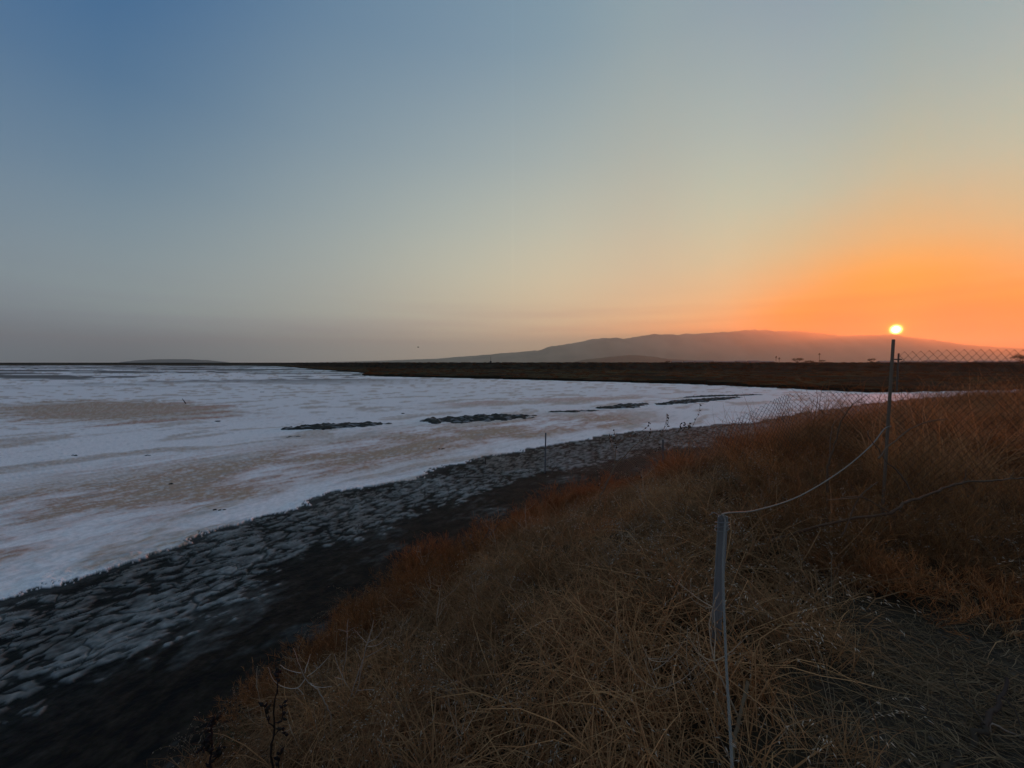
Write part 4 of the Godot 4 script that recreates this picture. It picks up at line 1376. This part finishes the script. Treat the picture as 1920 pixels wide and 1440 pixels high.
func make_fences() -> void:
	var rng := RandomNumberGenerator.new()
	rng.seed = 9
	var rust := c3(0.085, 0.058, 0.042)
	# standing fence beside the path
	var g := ground_at(3.46, 3.5)
	var at := Vector3(3.46, g, -3.5)
	var o := thing("chain_link_fence", "standing chain link fence with a square post against the sunset", "fence", at)
	var s := Shape.new()
	s.prism(Vector3(-0.02, -0.3, 0), Vector3.RIGHT, Vector3.BACK, Vector3(0.02, 4.21 - g + 0.3, 0), SQUARE, Color(0.13, 0.095, 0.07))
	part("post", s, M.metal, o)
	s = Shape.new()
	s.tube([Vector3(0.055, 1.35, 0.0), Vector3(0.055, 4.085 - g, 0.0)], [0.007, 0.007], 6, Color(0.09, 0.075, 0.065))
	s.tube([Vector3(0.0, 4.03 - g, 0.0), Vector3(0.085, 4.03 - g, 0.0)], [0.006, 0.006], 6, Color(0.09, 0.075, 0.065))
	part("tension_bar", s, M.metal, o)
	var top := []
	var low := []
	for k in 13:
		var x := 3.53 + k * 0.34
		var y := 4.10 + 0.012 * sin(k * 1.1) - g + 0.012 * k * 0.5
		top.append(Vector3(x - at.x, y, 0.02 * k * 0.6))
		low.append(Vector3(x - at.x, ground_at(x, 3.5) + 0.12 - g, 0.02 * k * 0.6))
	part("wire_mesh", chain_link(top, low, 0.073, 0.0017, 0.02, rust, rng), M.wire, o)
	s = Shape.new()
	s.prism(Vector3(4.15, -0.3, 0.13), Vector3.RIGHT, Vector3.BACK, Vector3(0.0, 2.1, 0), SQUARE, Color(0.13, 0.095, 0.07))
	part("post", s, M.metal, o)
	# mesh that has come loose and slumps down the bank
	at = Vector3(4.2, ground_at(4.2, 5.6), -5.6)
	o = thing("collapsed_mesh", "loose chain link mesh slumping down the bank over the salt", "fence", at)
	top = []
	for p in [Vector3(2.55, 2.5, -6.0), Vector3(3.05, 2.98, -5.75), Vector3(3.42, 3.21, -5.7), Vector3(3.86, 3.45, -5.67), Vector3(4.1, 3.55, -5.65), Vector3(4.7, 3.57, -5.6), Vector3(5.15, 3.54, -5.55), Vector3(5.7, 3.4, -5.5), Vector3(6.2, 3.1, -5.5)]:
		top.append(p - at)
	low = []
	for p in top:
		var q: Vector3 = p + at
		low.append(Vector3(q.x + 0.12, ground_at(q.x + 0.12, -q.z - 0.1) + 0.03, q.z + 0.1) - at)
	part("wire_mesh", chain_link(top, low, 0.078, 0.0027, 0.06, rust, rng), M.wire, o)
	# two thin posts on the mud with slack mesh between them
	g = ground_at(1.2, 13.6)
	at = Vector3(1.2, 0, -13.6)
	o = thing("shore_fence", "two thin metal posts on the mud with slack mesh between", "fence", at)
	s = Shape.new()
	s.prism(Vector3(-0.02, -0.3, 0), Vector3.RIGHT, Vector3.BACK, Vector3(0.025, 1.5 + 0.3, 0), TEE, Color(0.20, 0.21, 0.22))
	part("post", s, M.metal, o)
	s = Shape.new()
	s.prism(Vector3(3.9, -0.3, 0.8), Vector3(1.3, 0, 0), Vector3.BACK * 1.3, Vector3(-0.02, 1.42 + 0.3, 0), TEE, Color(0.17, 0.175, 0.18))
	part("post", s, M.metal, o)
	top = []
	low = []
	for k in 9:
		var t := k / 8.0
		top.append(Vector3(lerpf(0.0, 3.9, t), 1.28 - 0.18 * sin(PI * t) + 0.05 * sin(k * 2.0), lerpf(0, 0.8, t) - 0.02))
		low.append(Vector3(lerpf(0.0, 3.9, t), 0.12, lerpf(0, 0.8, t) + 0.03))
	part("wire_mesh", chain_link(top, low, 0.075, 0.0015, 0.04, c3(0.2, 0.2, 0.2), rng), M.wire, o)
	# short stake at the edge of the salt
	at = Vector3(-1.05, 0.0, -14.9)
	o = thing("stake", "short dark stake at the edge of the salt", "stake", at)
	s = Shape.new()
	s.tube([Vector3(0, -0.1, 0), Vector3(0.004, 0.12, 0), Vector3(-0.004, 0.27, 0.005)], [0.022, 0.02, 0.018], 7, Color(0.04, 0.035, 0.03))
	part("shaft", s, M.twig, o)
	s = Shape.new()
	s.tube([Vector3(-0.004, 0.27, 0.005), Vector3(-0.004, 0.285, 0.005)], [0.026, 0.024], 7, Color(0.05, 0.045, 0.04))
	part("head", s, M.twig, o)
	at = Vector3(-32.0, 0.0, -37.4)
	o = thing("stake", "leaning dark stick standing in the salt beside the rust stain", "stick", at)
	s = Shape.new()
	s.tube([Vector3(0.15, -0.1, 0), Vector3(0, 0.15, 0), Vector3(-0.25, 0.5, 0)], [0.05, 0.045, 0.02], 6, Color(0.04, 0.035, 0.03))
	part("shaft", s, M.twig, o)
	# near post with the cable
	g = ground_at(1.11, 2.0)
	at = Vector3(1.11, g, -2.0)
	o = thing("metal_post", "short grey channel post in the grass holding the steel cable", "post", at)
	s = Shape.new()
	s.prism(Vector3(-0.025, -0.3, 0), Vector3(1, 0, 0.1), Vector3(-0.1, 0, 1), Vector3(0.03, 3.19 - g + 0.3, 0.0), CHANNEL, Color(0.22, 0.225, 0.225))
	part("channel", s, M.metal, o)
	s = Shape.new()
	for k in 3:
		var ring := []
		var rr := []
		for e in 17:
			var w := TAU * e / 16.0
			ring.append(Vector3(0.004 + 0.036 * cos(w), 3.155 - g - k * 0.018 + 0.008 * sin(w + k), 0.008 + 0.024 * sin(w)))
			rr.append(0.0022)
		s.tube(ring, rr, 5, Color(0.2, 0.2, 0.2))
	s.tube([Vector3(0.0, 3.15 - g, 0.03), Vector3(-0.02, 3.2 - g, 0.02), Vector3(-0.045, 3.21 - g, 0.01), Vector3(-0.06, 3.19 - g, 0.0)], [0.002, 0.002, 0.002, 0.002], 5, Color(0.2, 0.2, 0.2))
	part("tie_wire", s, M.metal, o)
	var hand := [Vector3(0.5, 2.36, -0.75), Vector3(0.66, 2.5, -1.06), Vector3(0.76, 2.6, -1.25), Vector3(0.90, 2.77, -1.55), Vector3(1.035, 3.0, -1.83), Vector3(1.115, 3.165, -1.965), Vector3(1.135, 3.195, -2.01), Vector3(1.43, 3.14, -2.2), Vector3(1.91, 3.12, -2.5), Vector3(2.53, 3.18, -2.9), Vector3(3.02, 3.3, -3.2), Vector3(3.36, 3.4, -3.44), Vector3(3.47, 3.42, -3.49)]
	o = thing("steel_cable", "twisted cable running over the short post top into the weeds", "cable", hand[0])
	var line := smooth_line(hand, 40)
	for strand in 3:
		s = Shape.new()
		var pts := []
		var rr := []
		var run := 0.0
		var left := 0.0
		for k in line.size():
			if k > 0:
				run += line[k].distance_to(line[k - 1])
			if run < left:
				continue
			left = run + 0.007
			var t: Vector3 = (line[mini(k + 1, line.size() - 1)] - line[maxi(k - 1, 0)]).normalized()
			var a := t.cross(Vector3.UP).normalized()
			var b := a.cross(t)
			var w := run / 0.055 * TAU + strand * TAU / 3.0
			pts.append(line[k] - hand[0] + (a * cos(w) + b * sin(w)) * (0.0028 if k < 250 else 0.0022))
			rr.append(0.0033 if k < 250 else 0.0027)
		s.tube(pts, rr, 6, Color(0.19, 0.175, 0.15))
		part("strand", s, M.rope, o)

# ---------------------------------------------------------------- far things and small things

func make_tree(label: String, at: Vector3, high: float, wide: float, seed_: int) -> void:
	var rng := RandomNumberGenerator.new()
	rng.seed = seed_
	var o := thing("far_tree", label, "tree", at)
	var s := Shape.new()
	s.tube([Vector3(0, -1, 0), Vector3(0.1, high * 0.3, 0), Vector3(0.2, high * 0.55, 0)], [high * 0.05, high * 0.04, high * 0.025], 6, Color(0.04, 0.03, 0.02))
	for k in 6:
		var a := TAU * k / 6.0
		s.tube([Vector3(0.1, high * 0.3, 0), Vector3(cos(a) * wide * 0.2, high * 0.55, sin(a) * wide * 0.2), Vector3(cos(a) * wide * 0.38, high * 0.72, sin(a) * wide * 0.38)], [high * 0.02, high * 0.014, high * 0.006], 5, Color(0.04, 0.03, 0.02))
	part("trunk", s, M.twig, o)
	s = Shape.new()
	for k in 26:
		var a := rng.randf() * TAU
		var r := sqrt(rng.randf()) * wide * 0.42
		var c0 := Vector3(cos(a) * r, high * (0.62 + 0.28 * rng.randf() * (1.0 - r / wide)), sin(a) * r)
		for j in 28:
			var p := c0 + Vector3(rng.randfn(), rng.randfn() * 0.7, rng.randfn()) * wide * 0.06
			var d := Vector3(rng.randfn(), rng.randfn(), rng.randfn()).normalized()
			var k2 := rng.randf_range(0.6, 1.3)
			s.blade([p, p + d * wide * 0.025, p + d * wide * 0.05], [wide * 0.01, wide * 0.025, wide * 0.004], Vector3(rng.randfn(), rng.randfn(), rng.randfn()), Color(0.045 * k2, 0.05 * k2, 0.025 * k2))
	part("crown", s, M.leaf, o)

func make_palm(label: String, at: Vector3, high: float, seed_: int) -> void:
	var rng := RandomNumberGenerator.new()
	rng.seed = seed_
	var o := thing("palm_tree", label, "palm", at, "palms on the skyline")
	var s := Shape.new()
	s.tube([Vector3(0, -1, 0), Vector3(0.15, high * 0.5, 0), Vector3(0, high, 0)], [0.35, 0.28, 0.25], 7, Color(0.05, 0.04, 0.03))
	part("trunk", s, M.twig, o)
	s = Shape.new()
	for k in 34:
		var a := rng.randf() * TAU
		var th := rng.randf_range(0.2, 2.5)
		var p := Vector3(0, high, 0)
		var pts := []
		for e in 5:
			pts.append(p)
			p += Vector3(cos(a) * sin(th), cos(th), sin(a) * sin(th)) * 0.6
			th = minf(th + 0.25, 2.9)
		s.blade(pts, [0.2, 0.7, 0.9, 0.7, 0.1], Vector3(-sin(a), 0.2, cos(a)), Color(0.04, 0.045, 0.02))
	part("crown", s, M.leaf, o)

func make_shed(label: String, at: Vector3, size: Vector3, tone: Vector3) -> void:
	var o := thing("farm_shed", label, "building", at, "low farm sheds behind the levee")
	var s := Shape.new()
	s.prism(Vector3(-size.x / 2, -1, -size.z / 2), Vector3.RIGHT, Vector3.UP, Vector3(0, 0, size.z), [Vector2(0, 0), Vector2(size.x, 0), Vector2(size.x, size.y + 1), Vector2(0, size.y + 1)], Color(tone.x, tone.y, tone.z))
	part("wall", s, M.far, o)
	s = Shape.new()
	s.prism(Vector3(-size.x / 2 - 0.4, size.y, -size.z / 2 - 0.4), Vector3.BACK, Vector3.UP, Vector3(size.x + 0.8, 0, 0), [Vector2(0, 0.02), Vector2(size.z + 0.8, 0.02), Vector2(size.z / 2 + 0.4, size.z * 0.22)], Color(0.25, 0.24, 0.23))
	part("roof", s, M.far, o)

func far_spot(px: float, depth: float) -> Vector3:
	return Vector3((px - 960.0) / 720.0 * depth, 0.0, -depth)

func make_small() -> void:
	var rng := RandomNumberGenerator.new()
	rng.seed = 31
	make_tree("broad dark tree between the palms on the skyline", far_spot(1494, 700), 13.5, 19.0, 1)
	make_tree("lone tree on the skyline closest to the low sun", far_spot(1633, 640), 12.5, 13.0, 2)
	make_tree("small tree beside the single tall palm", far_spot(1541, 720), 10.5, 11.0, 3)
	make_tree("low wide tree just past the single tall palm", far_spot(1517, 760), 8.5, 18.0, 4)
	make_tree("dark bushy tree by the farm sheds below the hill", far_spot(1252, 900), 9.5, 14.0, 6)
	make_tree("tree behind the standing chain link fence", far_spot(1915, 420), 14.0, 20.0, 8)
	make_palm("single tall palm on the skyline", far_spot(1535, 700), 19.5, 1)
	make_palm("taller palm of the close pair on the skyline", far_spot(1454, 720), 14.5, 2)
	make_palm("shorter palm of the close pair on the skyline", far_spot(1460, 720), 12.0, 3)
	for k in 9:
		make_shed("long low farm shed on the skyline behind the levee", far_spot(1268 + k * 20.0 + (k % 3) * 4.0, 900 + (k % 2) * 60), Vector3(22 + (k % 3) * 6, 5.6 + (k % 4) * 0.5, 10), c3(0.2, 0.19, 0.18) * (0.6 + 0.2 * (k % 3)))
	for k in 6:
		make_shed("long low farm shed on the skyline behind the levee", far_spot(1660 + k * 46.0, 620 + (k % 2) * 60), Vector3(24 + (k % 3) * 5, 4.8 + (k % 3) * 0.4, 10), c3(0.16, 0.15, 0.14))
	# mast on the levee
	var at := Vector3(-10.5, 4.0, -190)
	var o := thing("mast", "thin mast with a box on the far levee", "mast", at)
	var s := Shape.new()
	s.tube([Vector3(0, -0.6, 0), Vector3(0, 3.1, 0)], [0.09, 0.06], 6, Color(0.05, 0.05, 0.05))
	part("pole", s, M.metal, o)
	s = Shape.new()
	s.prism(Vector3(-0.45, -0.3, 0.1), Vector3.RIGHT, Vector3.UP, Vector3(0, 0, 0.6), [Vector2(0, 0), Vector2(0.9, 0), Vector2(0.9, 1.1), Vector2(0, 1.1)], Color(0.06, 0.06, 0.06))
	part("box", s, M.metal, o)
	# bird
	o = thing("bird", "small dark bird flying over the far levee", "bird", Vector3(-14.6, 6.4, -60.0))
	s = Shape.new()
	s.lump(Vector3.ZERO, Vector3(0.16, 0.05, 0.05), noise_a, 0.1, Color(0.02, 0.02, 0.02))
	part("body", s, M.leaf, o)
	for k in [-1.0, 1.0]:
		s = Shape.new()
		s.blade([Vector3(0, 0.01, 0), Vector3(-0.02, 0.10, 0.16 * k), Vector3(-0.08, 0.08, 0.32 * k)], [0.12, 0.10, 0.02], Vector3.RIGHT, Color(0.02, 0.02, 0.02))
		part("wing", s, M.leaf, o)
	# clods on the salt
	var spots := [Vector2(-18.9, 16.4), Vector2(-15.7, 16.4), Vector2(-7.9, 10.2), Vector2(-20, 26), Vector2(-3.3, 17.6), Vector2(-11.2, 12.5), Vector2(-34, 52), Vector2(-8.5, 30)]
	for k in spots.size():
		var p: Vector2 = spots[k]
		o = thing("mud_clod", "small dark mud clod lying on the white salt", "clod", Vector3(p.x, 0.0, -p.y), "mud clods scattered on the salt")
		for j in 3:
			s = Shape.new()
			s.lump(Vector3(rng.randfn(0, 0.12), 0.01, rng.randfn(0, 0.05)), Vector3(rng.randf_range(0.05, 0.14), rng.randf_range(0.025, 0.05), 0.06), noise_a, 0.5, Color(0.03, 0.028, 0.026))
			part("lump", s, M.mud, o)
		o.scale = Vector3.ONE * (0.62 if p.y < 20.0 else 1.2)

# ---------------------------------------------------------------- all of it

func _ready() -> void:
	noise_a.seed = 7
	noise_a.frequency = 0.01
	noise_a.fractal_octaves = 4
	noise_b.seed = 21
	noise_b.frequency = 0.01
	noise_b.fractal_octaves = 3
	for k in [cells, cell_edges]:
		k.noise_type = FastNoiseLite.TYPE_CELLULAR
		k.seed = 3
		k.frequency = 1.0
		k.fractal_type = FastNoiseLite.FRACTAL_NONE
		k.cellular_jitter = 0.9
	cells.cellular_return_type = FastNoiseLite.RETURN_CELL_VALUE
	cell_edges.cellular_return_type = FastNoiseLite.RETURN_DISTANCE2_SUB

	var cam := Camera3D.new()
	cam.name = "camera"
	cam.fov = 90.0
	cam.far = 40000.0
	cam.near = 0.05
	cam.position = Vector3(0, EYE, 0)
	cam.rotation.x = -atan(40.0 / 720.0)
	add_child(cam)
	cam.current = true

	var env := Environment.new()
	env.background_mode = Environment.BG_SKY
	env.sky = Sky.new()
	var pan := PanoramaSkyMaterial.new()
	pan.panorama = make_sky()
	env.sky.sky_material = pan
	env.background_energy_multiplier = 1.0
	env.tonemap_mode = Environment.TONE_MAPPER_LINEAR
	env.tonemap_exposure = 1.0
	env.sdfgi_enabled = true
	env.ssao_enabled = true
	env.ssil_enabled = true
	env.volumetric_fog_enabled = true
	env.volumetric_fog_density = 0.000095
	env.volumetric_fog_albedo = Color(1.0, 0.98, 0.97)
	env.volumetric_fog_anisotropy = 0.65
	var around := WorldEnvironment.new()
	around.name = "surroundings"
	around.environment = env
	add_child(around)

	var sun := DirectionalLight3D.new()
	sun.name = "sun"
	sun.light_color = Color(1.0, 0.45, 0.10)
	sun.light_energy = 0.95
	sun.light_angular_distance = 0.6
	sun.shadow_enabled = true
	add_child(sun)
	var az := deg_to_rad(SUN_AZ)
	var el := deg_to_rad(SUN_EL)
	sun.look_at_from_position(Vector3.ZERO, -Vector3(sin(az) * cos(el), sin(el), -cos(az) * cos(el)))

	make_materials()
	make_field()
	print("field ", Time.get_ticks_msec())
	var sheet := PlaneMesh.new()
	sheet.size = Vector2(26000, 26000)
	var plain := StandardMaterial3D.new()
	plain.albedo_color = Color(0.72, 0.70, 0.67)  # lightened from brown so the hidden land reflects more light into the haze
	plain.roughness = 0.95
	var g := structure("ground", sheet, plain, "flat land reaching to the horizon, coloured pale to bounce light into the haze")
	g.position.y = -0.35
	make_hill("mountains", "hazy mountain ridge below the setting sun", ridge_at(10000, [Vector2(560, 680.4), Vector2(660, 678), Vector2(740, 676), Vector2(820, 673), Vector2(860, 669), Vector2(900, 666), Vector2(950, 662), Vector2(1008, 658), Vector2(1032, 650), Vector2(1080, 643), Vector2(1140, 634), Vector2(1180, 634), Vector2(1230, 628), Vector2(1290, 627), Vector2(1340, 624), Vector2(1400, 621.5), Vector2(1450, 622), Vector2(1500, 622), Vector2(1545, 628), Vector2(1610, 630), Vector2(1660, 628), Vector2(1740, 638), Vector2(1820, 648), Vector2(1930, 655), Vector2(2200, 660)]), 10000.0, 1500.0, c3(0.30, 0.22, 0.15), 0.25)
	make_hill("hill", "low dark hill in front of the mountain ridge", ridge_at(5500, [Vector2(1075, 679), Vector2(1100, 674), Vector2(1140, 669.5), Vector2(1185, 667), Vector2(1225, 669), Vector2(1260, 674), Vector2(1330, 677), Vector2(1400, 679)]), 5500.0, 500.0, c3(0.06, 0.05, 0.035), 0.5)
	make_hill("hill", "flat-topped hill far beyond the salt", ridge_at(9000, [Vector2(225, 679.5), Vector2(262, 675.5), Vector2(300, 674), Vector2(350, 674), Vector2(390, 675.5), Vector2(430, 679.5)]), 9000.0, 500.0, c3(0.05, 0.05, 0.04), 0.3)
	make_far_bank()
	print("bank ", Time.get_ticks_msec())
	make_flats()
	print("flats ", Time.get_ticks_msec())
	for b in [[[Vector2(-14.2, 22.7), Vector2(-11.8, 24.0), Vector2(-7.8, 25.2)], 1.25, 0.13], [[Vector2(-12.6, 20.5), Vector2(-11.2, 20.7)], 0.3, 0.06], [[Vector2(-6.3, 26.0), Vector2(-3.2, 27.2), Vector2(2.0, 28.9)], 1.9, 0.15], [[Vector2(2.6, 31.1), Vector2(4.6, 31.3), Vector2(7.6, 32.2)], 0.65, 0.1], [[Vector2(7.4, 33.4), Vector2(10.4, 35.0), Vector2(13.4, 37.6)], 1.25, 0.14], [[Vector2(13.6, 36.3), Vector2(19, 40), Vector2(27, 44.8)], 1.3, 0.14], [[Vector2(19, 43.5), Vector2(23.9, 46.0), Vector2(32, 48)], 0.8, 0.12]]:
		make_bar(b[0], b[1], b[2], c3(0.035, 0.035, 0.031))
	make_embankment()
	print("embankment ", Time.get_ticks_msec())
	make_fences()
	make_plants()
	make_small()
	print("things ", Time.get_ticks_msec())
	make_grass()
	print("grass ", Time.get_ticks_msec())
